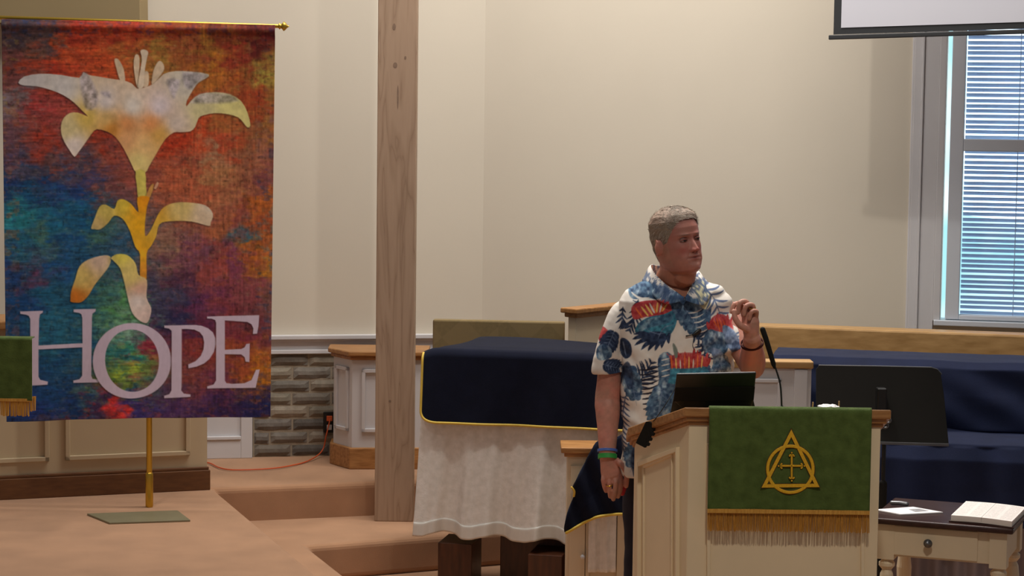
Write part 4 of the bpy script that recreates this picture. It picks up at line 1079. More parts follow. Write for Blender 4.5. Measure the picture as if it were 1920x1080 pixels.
# ------------------------------------------------------------------ piano under navy cloth
pa0 = P(1448, 668, 9.85); pb0 = P(1925, 690, 9.62); zp = P(1680, 680, 9.73).z
ep = Vector((pb0.x - pa0.x, pb0.y - pa0.y, 0)).normalized(); np_ = Vector((ep.y, -ep.x, 0)); Lpn = (pb0 - pa0).length + .45
pa0.z = 0
root = empty('upright_piano', pa0 + ep * Lpn/2, 'upright piano hidden under the big navy cloth at right', 'piano')
MB().fbox(pa0, ep, np_, .03, Lpn - .03, -.32, -.02, .05, zp - .02).build('case', M['dark_wood'], root)
zk = P(1830, 836, 9.4).z
MB().fbox(pa0, ep, np_, .03, Lpn - .03, -.02, .30, zk - .14, zk - .02).build('key_shelf', M['dark_wood'], root)
for a in (.06, Lpn - .14): MB().fbox(pa0, ep, np_, a, a + .07, .20, .27, 0, zk - .14).build('leg', M['dark_wood'], root)
def pc2(u, v):
    a = u * Lpn
    prof = [(-.34, 0), (-.02, 0), (.02, -.03), (.035, -.15), (.045, -.30), (.03, zk - zp + .03), (.06, zk - zp + .012), (.20, zk - zp + .016), (.31, zk - zp - .002), (.345, zk - zp - .07), (.35, zk - zp - .2), (.36, zk - zp - .35)]
    t = v * (len(prof) - 1); i = min(int(t), len(prof) - 2); f = t - i; f = f*f*(3-2*f) * .3 + f * .7
    o = prof[i][0]*(1-f) + prof[i+1][0]*f; z = zp + prof[i][1]*(1-f) + prof[i+1][1]*f
    on = 0
    if 2.0 < t < 5.2:
        k = math.sin(PI * (t - 2) / 3.2)
        on += k * (.020 * math.sin(a * 9 + z * 14) + .012 * math.sin(a * 17 + z * 30 + 1) + .01 * mnoise.noise(Vector((a*6, z*9, 0))))
    if t > 8.2: on += .012 * math.sin(a * 11 + 1) * min(1, (t - 8.2) / 2) + .006*math.sin(a*31)
    z += .006 * mnoise.noise(Vector((a*5, o*9, 3)))
    p_ = pa0 + ep * a + np_ * (o + on); return (p_.x, p_.y, z + .012)
V, Fs = grid(pc2, 170, 150)
o = ob('navy_piano_cloth', V, Fs, M['navy2'], smooth=True); md = o.modifiers.new('s', 'SOLIDIFY'); md.thickness = .005; md.offset = 0
tag(o, 'large wrinkled navy blue cloth spread over the piano at right', 'cloth cover')
# pale curtain below, seen under the side table
M['curtain'] = mat('grey_mauve_curtain', S(160, 148, 152), .85, .12, 8, .2, 200, stretch=(1, 1, .15))
V, Fs = grid(lambda u, v: (lambda p_: (p_.x, p_.y, .02 + .62 * v))(pa0 + ep * (u * Lpn) + np_ * (.12 + .018 * math.sin(u * 120) + .012 * math.sin(u * 47))), 300, 6)
o = ob('piano_skirt', V, Fs, M['curtain'], smooth=True, solid=.003); tag(o, 'greyish pleated skirt cloth below the piano cover, behind side table', 'curtain')

# ------------------------------------------------------------------ music stand
ym = 8.72
root = empty('music_stand', (P(1657, 900, ym).x, ym, 0), 'black music stand with wide solid desk behind lectern right side', 'music stand')
q = [(1530, 692), (1536, 685), (1746, 689), (1757, 692), (1764, 700), (1770, 740), (1779, 833), (1530, 826)]
yd = lambda y: ym - .05 + (y - 685) / 150 * -.10
Q = [P(x, y, ym - .02 - (y - 685)/148*.10) for x, y in q]
n_ = (Q[2] - Q[0]).cross(Q[6] - Q[0]).normalized(); n_ = n_ if n_.y < 0 else -n_
MB().slab(Q, -n_ * .004).build('desk', M['black_matte'], root, bevel=.0015)
d = MB(); d.slab([P(1531, 825, ym-.125), P(1779, 832, ym-.125), P(1779, 837, ym-.125), P(1531, 830, ym-.125)], (0, .06, 0)); d.build('ledge', M['grey_metal'], root, bevel=.001)
d = MB(); d.tube([P(1536, 685, ym - .018), P(1640, 686.6, ym - .018), P(1746, 689, ym - .018), P(1758, 693, ym-.018), P(1765, 701, ym-.02)], .0028, 8); d.build('rolled_edge', M['grey_metal'], root)
mc = P(1652, 750, ym - .08); d = MB(); d.box((mc.x - .02, mc.y - .03, mc.z - .05), (mc.x + .018, mc.y + .02, mc.z + .05)); d.build('bracket', M['black'], root, bevel=.005)
px_ = P(1655, 900, ym - .08).x
V, Fs = loft([(px_, ym - .09, .12), (px_, ym - .09, mc.z)], .0085, 12); ob('pole', V, Fs, M['black'], root, smooth=True)
z9 = P(1655, 960, ym - .09).z; z8 = P(1655, 907, ym - .09).z
V, Fs = loft([(px_, ym - .09, .10), (px_, ym - .09, z8)], .0165, 12); ob('outer_tube', V, Fs, M['black_matte'], root, smooth=True)
for k in range(3):
    t = 2*PI*k/3 + .5; V, Fs = loft([(px_, ym-.09, .20), (px_ + .12*math.cos(t), ym-.09+.12*math.sin(t), .10), (px_ + .25*math.cos(t), ym-.09+.25*math.sin(t), .010)], .009, 8); ob('leg', V, Fs, M['black'], root, smooth=True)

# ------------------------------------------------------------------ side table
zT = .70
tA = PZ(1649, 972, zT); tB = PZ(1900, 992, zT); eT = (tB - tA); eT.z = 0; eT.normalize(); bT = Vector((-eT.y, eT.x, 0)); nT_ = -bT
tA = tB - eT * ((tB - tA).length + .035); LTt = (tB - tA).length; DT = .46
root = empty('side_table', (tA + tB) * .5 + bT * DT/2 - Zv * zT, 'cream side table with dark top and one drawer right of lectern', 'table')
o0 = Vector((tA.x, tA.y, 0))
MB().fbox(o0, eT, bT, 0, LTt, 0, DT, zT - .022, zT).build('table_top', M['espresso'], root, bevel=.006)
ov = .025; za = zT - .022; zb_ = PP(1834, 1057, o0 + bT*ov, -bT).z; zleg = PP(1850, 1063, o0 + bT*ov, -bT).z
aT = lambda px, py: (lambda p_: (Vector((p_.x, p_.y, 0)) - o0).dot(eT))(PP(px, py, o0 + bT*ov, -bT))
bl = .062
MB().fbox(o0, eT, bT, ov + .01, LTt - ov - .01, ov + .008, DT - ov - .008, zb_, za).build('apron', M['cream'], root, bevel=.002)
dA, dB = aT(1660, 1000), aT(1834, 1030); dz0, dz1 = zb_ + .006, PP(1740, 990, o0 + bT*ov, -bT).z
dw = MB().fbox(o0, eT, bT, dA + .004, dB - .003, ov + .001, ov + .02, dz0, dz1).build('drawer', M['cream'], root, bevel=.003)
kp = PP(1742, 1017, o0 + bT*ov, -bT)
V, Fs = loft([kp, kp + nT_*.012, kp + nT_*.016, kp + nT_*.024, kp + nT_*.029], [.006, .006, .013, .0165, .009], 18); ob('knob', V, Fs, M['grey_metal'], dw, smooth=True, label='round grey drawer knob')
prof = [(.012, 0), (.017, .01), (.019, .05), (.014, .07), (.021, .085), (.016, .10), (.018, .14), (.026, .34), (.029, .42), (.024, .46), (.017, .475), (.030, .49), (.030, .50), (.020, .51)]
sc_ = (zleg) / .52
for (a, b) in ((ov + bl/2, ov + bl/2), (LTt - ov - bl/2, ov + bl/2), (ov + bl/2, DT - ov - bl/2), (LTt - ov - bl/2, DT - ov - bl/2)):
    c = o0 + eT * a + bT * b
    V, Fs = lathe([(r_, z * sc_) for r_, z in prof] + [(.022, zleg - .004)], (c.x, c.y, 0), 18)
    m1 = MB().add(V, Fs); m1.fbox(o0, eT, bT, a - bl/2, a + bl/2, b - bl/2, b + bl/2, zleg - .004, za)
    m1.build('leg', M['cream'], root, smooth=False)
# papers, pen, book on it
def TZ(px, py, z): return PZ(px, py, z)
q = [TZ(1640, 957, zT+.001), TZ(1688, 966, zT+.001), TZ(1768, 962, zT+.001), TZ(1712, 952, zT+.001)]
q = [Vector(p_) for p_ in q]; cq = (q[0]+q[1]+q[2]+q[3]) / 4
o = MB().slab(q, (0, 0, .004)).build('paper_sheets', M['paper']); tag(o, 'white paper sheets lying on the dark table top beside lectern', 'paper')
q2_ = [p_ + (cq - p_) * .5 + Zv * .005 for p_ in (q[0], q[1], q[2], q[3])]
MB().slab([TZ(1704, 955, zT+.005), TZ(1716, 960, zT+.005), TZ(1742, 958, zT+.005), TZ(1724, 954, zT+.005)], (0, 0, .0006)).build('printed_picture', mat('grey_print', S(150, 148, 150), .8, .2, 120), o, label='grey printed picture')
g = TZ(1672, 948, zT); g2 = TZ(1700, 950, zT)
d = MB(); d.tube([g + Zv*.011, (g+g2)*.5 + Zv*.012, g2 + Zv*.010], .0085, 12); o = d.build('silver_case', M['grey_metal'], smooth=True); tag(o, 'small silver pen-like case lying behind the white papers', 'pen case')
b0 = TZ(1783, 977, zT+.004); b1 = TZ(1897, 989, zT+.004); b3 = PZ(1800, 943, zT+.075); 
eb = (b1 - b0); eb.z = 0; Wb = eb.length; eb.normalize(); bb_ = Vector((-eb.y, eb.x, 0))
rise, dep = .030, .150
root = empty('open_book', (b0 + b1)*.5 + bb_*.07, 'open thick book with two-column pages at right table corner', 'book')
def BK(u, v, h): 
    p_ = b0 + eb * (u * Wb) + bb_ * (v * dep); 
    return Vector((p_.x, p_.y, zT + .006 + v * rise + h))
d = MB(); d.add([BK(-.03, -.03, -.005), BK(1.04, -.03, -.005), BK(1.10, 1.04, -.005), BK(-.0, 1.04, -.005), BK(-.03, -.03, 0), BK(1.04, -.03, 0), BK(1.10, 1.04, 0), BK(0, 1.04, 0)], [(0,3,2,1),(4,5,6,7),(0,1,5,4),(1,2,6,5),(2,3,7,6),(3,0,4,7)])
d.build('cover', M['espresso'], root)
V, Fs = grid(lambda u, v: BK(u + .04 * v, v, .020 + .004 * math.sin(PI * min(1, u * 1.0))), 24, 12)
nb = len(V); rim = list(range(25)) + [j*25+24 for j in range(1, 13)] + [12*25+i for i in range(23, -1, -1)] + [j*25 for j in range(11, 0, -1)]
for i in rim: q_ = Vector(V[i]); V.append((q_.x, q_.y, q_.z - .022))
for k in range(len(rim)): Fs.append((rim[k], nb + k, nb + (k+1) % len(rim), rim[(k+1) % len(rim)]))
def text_mat():
    m = bpy.data.materials.new('printed_page'); m.use_nodes = True; n = m.node_tree.nodes; l = m.node_tree.links; b = n['Principled BSDF']
    at = n.new('ShaderNodeAttribute'); at.attribute_name = 'paint'; l.new(at.outputs['Color'], b.inputs['Base Color']); b.inputs['Roughness'].default_value = .8
    return m
NU2, NV2 = 180, 40
V, Fs = [tuple(v) for v in []], []
V, Fs = grid(lambda u, v: BK(u + .04 * v, v, .020 + .003 * math.sin(PI * u)), NU2, NV2)
V = [tuple(v) for v in V]; cols = []
for j in range(NV2 + 1):
    for i in range(NU2 + 1):
        u = i / NU2; v = j / NV2; c = np.array([236, 226, 220.])
        col_ = (u * 4.0) % 1.0
        if .1 < col_ < .88 and .08 < v < .93 and j % 3 == 1 and random.random() < .8: c = c * .82
        if abs(u - .5) < .008: c = c * .8
        cols.append(c)
nb = len(V); rim = list(range(NU2+1)) + [j*(NU2+1)+NU2 for j in range(1, NV2+1)] + [NV2*(NU2+1)+i for i in range(NU2-1, -1, -1)] + [j*(NU2+1) for j in range(NV2-1, 0, -1)]
for i in rim: V.append((V[i][0], V[i][1], V[i][2] - .0205)); cols.append(np.array([222, 212, 200.]))
for k in range(len(rim)): Fs.append((rim[k], nb + k, nb + (k+1) % len(rim), rim[(k+1) % len(rim)]))
o = ob('pages', V, Fs, text_mat(), root); set_colors(o, slin(np.array(cols)))
# ------------------------------------------------------------------ the speaker
YS = 8.20
feet = P(1270, 700, YS); RX = feet.x
root = empty('person', (RX, YS + .02, 0), 'grey-haired man in blue and red tropical leaf shirt standing behind the lectern', 'person')
# ---- head (local frame: x = image right before turning, -y = face, z up from chin)
HR = [  # z, half width, front, back
 (-.004,.022,.060,.010),(.004,.040,.080,.030),(.014,.052,.090,.046),(.030,.0605,.0935,.060),(.048,.0665,.0925,.072),(.066,.0705,.0915,.081),(.085,.0735,.0910,.088),
 (.105,.0755,.0895,.094),(.125,.0765,.0870,.099),(.145,.0775,.0905,.102),(.170,.0775,.0885,.102),(.192,.0735,.0800,.096),(.210,.0640,.0650,.083),(.224,.0470,.0450,.062),(.233,.0260,.0230,.036),(.236,.008,.008,.012)]
hz = np.array([r[0] for r in HR]); hw = np.array([r[1] for r in HR]); hf = np.array([r[2] for r in HR]); hb = np.array([r[3] for r in HR])
def g2(x, z, cx, cz, sx, sz): return np.exp(-((x-cx)/sx)**2 - ((z-cz)/sz)**2)
def face_disp(x, z):
    ax_ = np.abs(x); d = 0
    # nose: bridge to tip
    t = np.clip((.134 - z) / .048, 0, 1); hgt = (.003 + .0235 * t ** 1.25) * (1 / (1 + np.exp(-(z - .079) / .0018))) * (1 / (1 + np.exp((z - .139) / .004)))
    d += hgt * np.exp(-(x / (.0065 + .0055 * t)) ** 2)
    d += .0095 * g2(ax_, z, .0125, .0845, .0055, .0065)
    d -= .0100 * g2(ax_, z, .0315, .1235, .0135, .0095)
    d -= .0040 * g2(ax_, z, .014, .126, .006, .010)
    d += .0050 * g2(ax_, z, .026, .1405, .022, .0065)
    d += .0040 * g2(ax_, z, .032, .1135, .014, .0045)      # bag under the eye
    d += .0045 * g2(ax_, z, .045, .096, .016, .016)
    d += .0060 * g2(ax_, z, .040, .055, .016, .020)      # jowls
    d += .0035 * g2(x, z, 0, .066, .020, .0055)
    d += .0045 * g2(x, z, 0, .0625, .017, .0030)
    d += .0050 * g2(x, z, 0, .0515, .015, .0038)
    d -= .0060 * g2(x, z, 0, .0570, .023, .0016)
    d -= .0030 * g2(ax_, z, .0245, .0565, .004, .004)
    d -= .0035 * g2(x, z, 0, .0415, .018, .0045)
    d += .0070 * g2(x, z, 0, .022, .018, .013)
    # nasolabial fold
    fx = .017 + (.088 - z) * .42
    d -= .0028 * np.exp(-((ax_ - fx) / .0028) ** 2) * (1 / (1 + np.exp(-(z - .052) / .003))) * (1 / (1 + np.exp((z - .086) / .003)))
    d -= .0015 * g2(x, z, 0, .078, .003, .006)
    return d
def head_grid(scale=1.0, nz=150, na=200, z0=-.004, z1=.236):
    V = []; 
    zs = z0 + (z1 - z0) * np.sin(np.linspace(-PI/2, PI/2, nz)) * .5 + (z1 - z0) * .5
    for z in zs:
        w_, f_, b_ = np.interp(z, hz, hw), np.interp(z, hz, hf), np.interp(z, hz, hb)
        th = 2 * PI * np.arange(na) / na
        sn, cs = np.sin(th), np.cos(th)
        front = cs > 0
        x = w_ * np.sign(sn) * np.abs(sn) ** .93; y = -np.where(front, f_, b_) * np.sign(cs) * np.abs(cs) ** .90
        wgt = np.clip((cs - .02) / .35, 0, 1)
        dd = face_disp(x, z) * wgt
        y = y - dd
        V += list(zip(x, y, np.full(na, z)))
    Fs = [(j*na+i, j*na+(i+1) % na, (j+1)*na+(i+1) % na, (j+1)*na+i) for j in range(nz-1) for i in range(na)]
    Fs.append(tuple(range(na-1, -1, -1))); Fs.append(tuple((nz-1)*na + i for i in range(na)))
    return V, Fs
HM = Matrix.Rotation(math.radians(-7), 4, 'Y') @ Matrix.Rotation(math.radians(36), 4, 'Z') @ Matrix.Rotation(math.radians(-3), 4, 'X')
HS = 1.03
hc = P(1268.5, 453, YS - .06)
def HX(p): return hc + (HM.to_3x3() @ ((Vector(p) - Vector((0, 0, .12))) * HS))
HMi = np.array(HM.to_3x3())
def head_local(V): return ((V - np.array(hc)) @ HMi) / HS + np.array([0, 0, .12])
HV, HF = head_grid()
HV = [tuple(HX(p)) for p in HV]
def ear(side):
    V = []; Fs = []
    n = 26; k = 12
    c = Vector((side * .0790, .004, .104))
    out = []
    for j in range(k + 1):
        q = j / k
        for i in range(n):
            t = 2 * PI * i / n
            rz = .034 * (1 + .12 * math.sin(t)); ry = .0195 * (1 + .25 * math.sin(t))
            rad = math.sin(q * PI / 2) if j <= k else 1
            lift = .017 * (1 - .15*q) - (.009 * math.exp(-((q - .55) / .22) ** 2)) + .004 * q
            out.append(Vector((side * (lift), ry * rad * math.cos(t), rz * rad * math.sin(t))))
    rot = Matrix.Rotation(side * .42, 3, 'Z') @ Matrix.Rotation(.22, 3, 'X')
    for v in out: V.append(c + rot @ v)
    nb = len(V)
    for i in range(n): 
        t = 2*PI*i/n; V.append(c + rot @ Vector((side * -.012, .011 * math.cos(t), .024 * math.sin(t))))
    for j in range(k):
        for i in range(n): Fs.append((j*n+i, j*n+(i+1) % n, (j+1)*n+(i+1) % n, (j+1)*n+i))
    for i in range(n): Fs.append((k*n+i, k*n+(i+1) % n, nb+(i+1) % n, nb+i))
    Fs.append(tuple(nb + i for i in range(n)))
    Fs.append(tuple(i for i in range(n)))
    return [tuple(HX(v)) for v in V], Fs
parts = [(HV, HF), ear(-1), ear(1)]
# neck, chest
nk = [HX((0, .022, .075)), HX((0, .022, .035)), HX((0, .030, .0)), P(1262, 522, YS + .00), P(1262, 545, YS + .01), P(1266, 575, YS + .02)]
parts.append(loft(nk, [(.058, .060), (.060, .064), (.062, .064), (.066, .064), (.076, .070), (.12, .08)], 28, hint=(1, .25, 0)))
parts.append(loft([HX((0, -.040, .018)), HX((0, -.018, -.012)), P(1266, 538, YS - .03)], [(.038, .03), (.044, .034), (.040, .03)], 20, hint=(1, .3, 0)))   # soft double chin
def ringtorso(rows, inset=0.0, nn=72, shear=.25, cyo=0.0, power=2.35):
    V = []; Fs = []
    for (y, xl, xr, bf, bb) in rows:
        a = P(xl, y, YS); b = P(xr, y, YS); cx = (a.x + b.x)/2; hwid = (b.x - a.x)/2 - inset; z = (a.z + b.z)/2
        for i in range(nn):
            t = 2*PI*i/nn; cs, sn = math.cos(t), math.sin(t)
            e = 2/power; cc = math.copysign(abs(cs)**e, cs); ss = math.copysign(abs(sn)**e, sn)
            x = hwid*cc; yy = (bb - inset)*ss if ss > 0 else (bf - inset)*ss
            V.append((cx + x, YS + cyo + yy + shear * x, z))
    m = len(rows)
    for j in range(m-1):
        for i in range(nn): Fs.append((j*nn+i, (j+1)*nn+i, (j+1)*nn+(i+1) % nn, j*nn+(i+1) % nn))
    Fs.append(tuple(range(nn))); Fs.append(tuple((m-1)*nn+i for i in range(nn-1, -1, -1)))
    return V, Fs
TR_ = [(516,1232,1300,.055,.065),(524,1212,1322,.072,.082),(533,1190,1344,.088,.095),(545,1172,1362,.104,.105),(562,1160,1374,.120,.112),(600,1158,1378,.138,.118),(650,1162,1380,.148,.122),(700,1165,1378,.158,.124),(760,1165,1378,.170,.126),(820,1164,1380,.170,.128),(884,1162,1382,.160,.128)]
parts.append(ringtorso([(y, a, b, f, k) for (y, a, b, f, k) in TR_[1:]] [:-1] + [(868, 1162, 1382, .15, .125)], .018))
# arms
SR = P(1172, 580, YS - .03); ER = P(1140, 738, YS - .03); WR_ = P(1139, 852, YS - .10)
arm_r = [SR + Vector((.040, .005, -.015)), P(1152, 640, YS - .03), ER, ER.lerp(WR_, .3), ER.lerp(WR_, .7), WR_]
parts.append(loft(smooth_path(arm_r, 5), [.036, .038, .041, .043, .044] + [.045, .046, .045, .045, .046] + [.048, .048, .0485, .049, .048] + [.0465, .045, .0425, .040, .0385] + [.037, .0355, .034, .0325, .032] + [.031], 28))
SLm = P(1356, 582, YS + .05); EL = P(1411, 688, YS - .10); WL_ = P(1410, 634, YS - .33)
parts.append(loft(smooth_path([SLm, SLm.lerp(EL, .5), EL], 6), [.052]*6 + [.052, .051, .050, .049, .048, .047] + [.046], 28))
parts.append(loft(smooth_path([EL, EL.lerp(WL_, .5), WL_], 6), [.046, .048, .049, .049, .048, .046] + [.043, .041, .038, .036, .034, .033] + [.032], 28))
# right hand (hangs, back of the hand to the camera)
y_ = YS - .10
parts.append(loft([WR_, P(1141, 866, y_), P(1144, 880, y_), P(1147, 893, y_ - .003), P(1149, 899, y_)], [(.030, .023), (.032, .021), (.037, .020), (.0395, .017), (.036, .013)], 24, hint=(1, 0, 0)))
def finger(pts, r0, r1):
    sp_ = smooth_path(pts, 4); n = len(sp_)
    rr_ = [r0 + (r1 - r0) * i / (n-1) for i in range(n)]
    for k in range(1, len(pts) - 1): rr_[k*4] *= 1.07
    return loft(sp_, rr_, 14)
FR = {
 'index': ([P(1161, 888, y_), P(1164, 900, y_ - .014), P(1163, 917, y_ - .012), P(1159, 931, y_ + .006)], .0105, .0082),
 'middle': ([P(1152, 891, y_), P(1154, 905, y_ - .015), P(1153, 922, y_ - .010), P(1150, 936, y_ + .008)], .0108, .0084),
 'ring': ([P(1142, 891, y_), P(1142, 905, y_ - .014), P(1143, 920, y_ - .006), P(1144, 931, y_ + .010)], .0102, .0080),
 'little': ([P(1133, 888, y_), P(1131, 900, y_ - .010), P(1133, 912, y_ - .004), P(1136, 921, y_ + .010)], .0092, .0070),
 'thumb': ([P(1157, 864, y_ - .006), P(1170, 876, y_ - .020), P(1175, 892, y_ - .022), P(1174, 911, y_ - .016)], .0125, .0092)}
for k, (p_, a, b) in FR.items(): parts.append(finger(p_, a, b))
# left hand raised, fingers curled to the thumb
w0 = WL_; yl = YS - .34
parts.append(loft([w0, P(1408, 620, yl), P(1407, 604, yl - .002), P(1406, 590, yl)], [(.026, .030), (.030, .029), (.034, .028), (.031, .022)], 24, hint=(.8, -.6, 0)))
FL_ = {
 'index': ([P(1395, 592, yl + .012), P(1389, 572, yl + .006), P(1377, 571, yl - .006), P(1373, 585, yl - .010)], .0105, .0082),
 'middle': ([P(1403, 588, yl + .004), P(1400, 567, yl - .010), P(1387, 568, yl - .022), P(1384, 586, yl - .022)], .0108, .0085),
 'ring': ([P(1411, 590, yl - .006), P(1411, 573, yl - .024), P(1399, 574, yl - .036), P(1395, 590, yl - .032)], .0105, .0082),
 'little': ([P(1417, 596, yl - .014), P(1418, 584, yl - .032), P(1409, 585, yl - .042), P(1405, 598, yl - .038)], .0095, .0074),
 'thumb': ([P(1402, 618, yl - .020), P(1388, 610, yl - .030), P(1379, 598, yl - .030), P(1376, 584, yl - .026)], .0130, .0092)}
for k, (p_, a, b) in FL_.items(): parts.append(finger(p_, a, b))
V, N, Fs = remesh(parts, .0023, 2, .5)
# paint and refine
hl = head_local(V)
inh = (V[:, 2] > P(1268, 512, YS).z) & (np.abs(hl[:, 0]) < .11)
skin = np.array([188., 130., 112.]); C = np.tile(skin, (len(V), 1))
nz_ = (fbm(V[:, 0]*60 + 9, V[:, 2]*60 + V[:, 1]*40, 4) - .5)[:, None]
C *= 1 + .20 * nz_
C += np.array([14, -4, -2]) * (fbm(V[:, 0]*25, V[:, 2]*25 + 7, 3) - .5)[:, None] * 2
x, y, z = hl[:, 0], hl[:, 1], hl[:, 2]; ax_ = np.abs(x); front = (y < -.035) & inh
def tint(mask, col, k): 
    global C
    C = C * (1 - (mask * k)[:, None]) + np.array(col, float) * (mask * k)[:, None]
fr_ = front.astype(float)
tint(fr_, (180, 116, 104), .5)
tint(fr_ * (g2(ax_, z, .040, .088, .020, .018)), (182, 90, 82), .55)
tint(fr_ * (g2(x, z, 0, .085, .016, .012)), (186, 92, 84), .6)
tint(fr_ * (g2(x, z, 0, .0570, .022, .0018)), (88, 40, 38), .9)
tint(fr_ * np.clip(g2(x, z, 0, .0615, .019, .0030) + g2(x, z, 0, .0515, .018, .0034), 0, 1), (158, 82, 78), .7)
tint(fr_ * g2(ax_, z, .030, .1415 , .017, .0032) , (120, 92, 78), .75)
tint(fr_ * g2(ax_, z, .0315, .1305, .014, .0022), (110, 64, 56), .6)
tint(fr_ * g2(ax_, z, .0310, .1225, .0125, .0055), (132, 84, 76), .8)
tint(fr_ * g2(ax_, z, .0085, .0765, .0042, .0030), (80, 38, 34), .9)
tint(((ax_ > .0765) & (z > .06) & (z < .15) & inh).astype(float), (206, 138, 124), .7)
neck_ = (V[:, 2] < P(1268, 505, YS).z) & (V[:, 2] > P(1268, 560, YS).z) & (np.abs(V[:, 0] - RX) < .12)
tint(neck_.astype(float), (176, 112, 84), .6)
M['skin'] = attr_mat('skin', rough=.5, bump=.10, bscale=350, sub=.08, spec=.35)
body = ob('body', V, Fs, M['skin'], root, smooth=True); set_colors(body, slin(np.clip(C, 0, 255)))
# eyes
for sgn in (-1, 1):
    c = Vector(HX((sgn * .0315, -.0725, .1225))); r = .0122
    V1, F1 = [], []
    bmt = bmesh.new(); bmesh.ops.create_uvsphere(bmt, u_segments=28, v_segments=20, radius=r)
    gd = (HM.to_3x3() @ Vector((.10, -1, 0))).normalized()
    V1 = [tuple(c + v.co) for v in bmt.verts]; F1 = [tuple(v.index for v in f.verts) for f in bmt.faces]; bmt.free()
    eo = ob('eye', V1, F1, M['eye_white'], root, smooth=True)
    V2, F2 = loft([c + gd * (r * .80), c + gd * (r * 1.02), c + gd * (r * 1.05)], [.0066, .0058, .003], 18, cap=False); ob('iris', V2, F2, M['eye_dark'], eo, smooth=True, label='dark iris')
    for (zz, yy, rr_, nm_) in ((.1262, -.0838, .0034, 'upper_eyelid'), (.1182, -.0825, .0018, 'lower_eyelid')):
        pts = [HX((sgn * (.0185 + .026 * t), yy - .0035 * math.sin(PI * t) + .007 * t, zz + (.0016 if zz > .12 else -.0010) * math.sin(PI * t) - .0012 * t - (.002 if zz > .12 else -.002) * abs(2*t - 1) ** 2)) for t in [i / 8 for i in range(9)]]
        V2, F2 = loft(pts, [rr_ * (.4 + .6 * math.sin(PI * (i + .5) / 9)) for i in range(9)], 8)
        le = ob(nm_, V2, F2, M['skin'], root, smooth=True); set_colors(le, slin(np.tile(np.array([150., 92., 82.]), (len(V2), 1))))
# hair: cap grown off the scalp
na, nz2 = 220, 130
def hair_edge(th):
    """lowest z of the hair for angle th (0 = face front, +-pi = nape)"""
    a = abs(th); 
    return float(np.interp(a, [0, .35, .62, .85, 1.05, 1.22, 1.42, 1.62, 1.95, 2.4, PI], [.197, .196, .190, .170, .146, .122, .116, .136, .088, .030, .018]))
VV = []; 
for j in range(nz2):
    for i in range(na):
        th = -PI + 2 * PI * i / na; ze = hair_edge(th); q = j / (nz2 - 1)
        z = ze + (.2362 - ze) * math.sin(q * PI / 2)
        w_, f_, b_ = np.interp(z, hz, hw), np.interp(z, hz, hf), np.interp(z, hz, hb)
        sn, cs = math.sin(th), math.cos(th); x = w_ * math.copysign(abs(sn)**.93, sn); y = -(f_ if cs > 0 else b_) * math.copysign(abs(cs)**.9, cs)
        p_ = Vector((x, y, z)); nrm = Vector((x / .0775**2, y / .1**2, (z - .125) / .115**2)).normalized()
        top = max(0, (z - .17) / .066)
        th_ = (.0035 + .010 * top) * min(1, q * 3.0 + .05)
        if cs > .2: th_ += .003 * math.exp(-((z - .200)/.020)**2) * cs
        cmb = mnoise.noise(Vector((x * 34 + y * 10, y * 14, z * 30))) * .0026 + mnoise.noise(Vector((x * 150, y * 38, z * 60))) * .0016 + mnoise.noise(Vector((x*300, y*60, z*200))) * .0007
        # swept forward to one side
        p_ = p_ + nrm * (th_ + cmb * min(1, q * 6))
        if cs > .3 : p_ += Vector((.004 * top, -.004 * top, 0))
        VV.append(p_)
Fh = [(j*na+i, j*na+(i+1) % na, (j+1)*na+(i+1) % na, (j+1)*na+i) for j in range(nz2-1) for i in range(na)]
Fh.append(tuple((nz2-1)*na+i for i in range(na)))
HVt = [tuple(HX(p_)) for p_ in VV]
hc_ = []
for p_ in VV:
    x, y, z = p_; f = mnoise.noise(Vector((x*190, y*45, z*90))) * .5 + mnoise.noise(Vector((x*60, y*18, z*30))) * .5
    base = np.array([150., 134., 116.]) * (1 + .22 * f)
    if z > .195: base = base * .5 + np.array([188., 152., 136.]) * .5
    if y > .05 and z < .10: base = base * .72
    hc_.append(base)
M['hair'] = attr_mat('grey_hair', rough=.6, bump=.5, bscale=500, spec=.35)
hair = ob('hair', HVt, Fh, M['hair'], root, smooth=True); set_colors(hair, slin(np.clip(np.array(hc_), 0, 255)))
# loose short strands over the cap
sv = MB(); rh = random.Random(3)
strc = []
for k in range(3600):
    j = int(rh.random() ** .8 * (nz2 - 8)) + 2; i = rh.randrange(na); b0_ = VV[j*na+i]
    nrm = Vector((b0_.x/.0775**2, b0_.y/.1**2, (b0_.z-.125)/.115**2)).normalized()
    fl = Vector((.25, -.9, -.1)) if b0_.z > .17 else Vector((0, .35, -.9))
    if b0_.z > .17 and b0_.y < -.05: fl = Vector((.8, -.35, -.15))
    tg = (fl - nrm * fl.dot(nrm)).normalized() + Vector((rh.uniform(-.3, .3), rh.uniform(-.3, .3), rh.uniform(-.3, .3)))
    L = rh.uniform(.010, .018); sd = nrm.cross(tg).normalized() * .00055
    q0 = b0_ - nrm * .001; q1 = q0 + tg * L * .5 + nrm * .0022; q2 = q0 + tg * L + nrm * .0014
    n0 = len(sv.v)
    sv.v += [tuple(HX(q0 - sd)), tuple(HX(q0 + sd)), tuple(HX(q1 + sd)), tuple(HX(q1 - sd)), tuple(HX(q2))]
    sv.f += [(n0, n0+1, n0+2, n0+3), (n0+3, n0+2, n0+4)]
    c_ = np.array([168., 154., 138.]) * rh.uniform(.75, 1.2); strc += [c_] * 5
so = ob('hair_strands', sv.v, sv.f, M['hair'], hair); set_colors(so, slin(np.clip(np.array(strc), 0, 255))); so['kind'] = 'stuff'

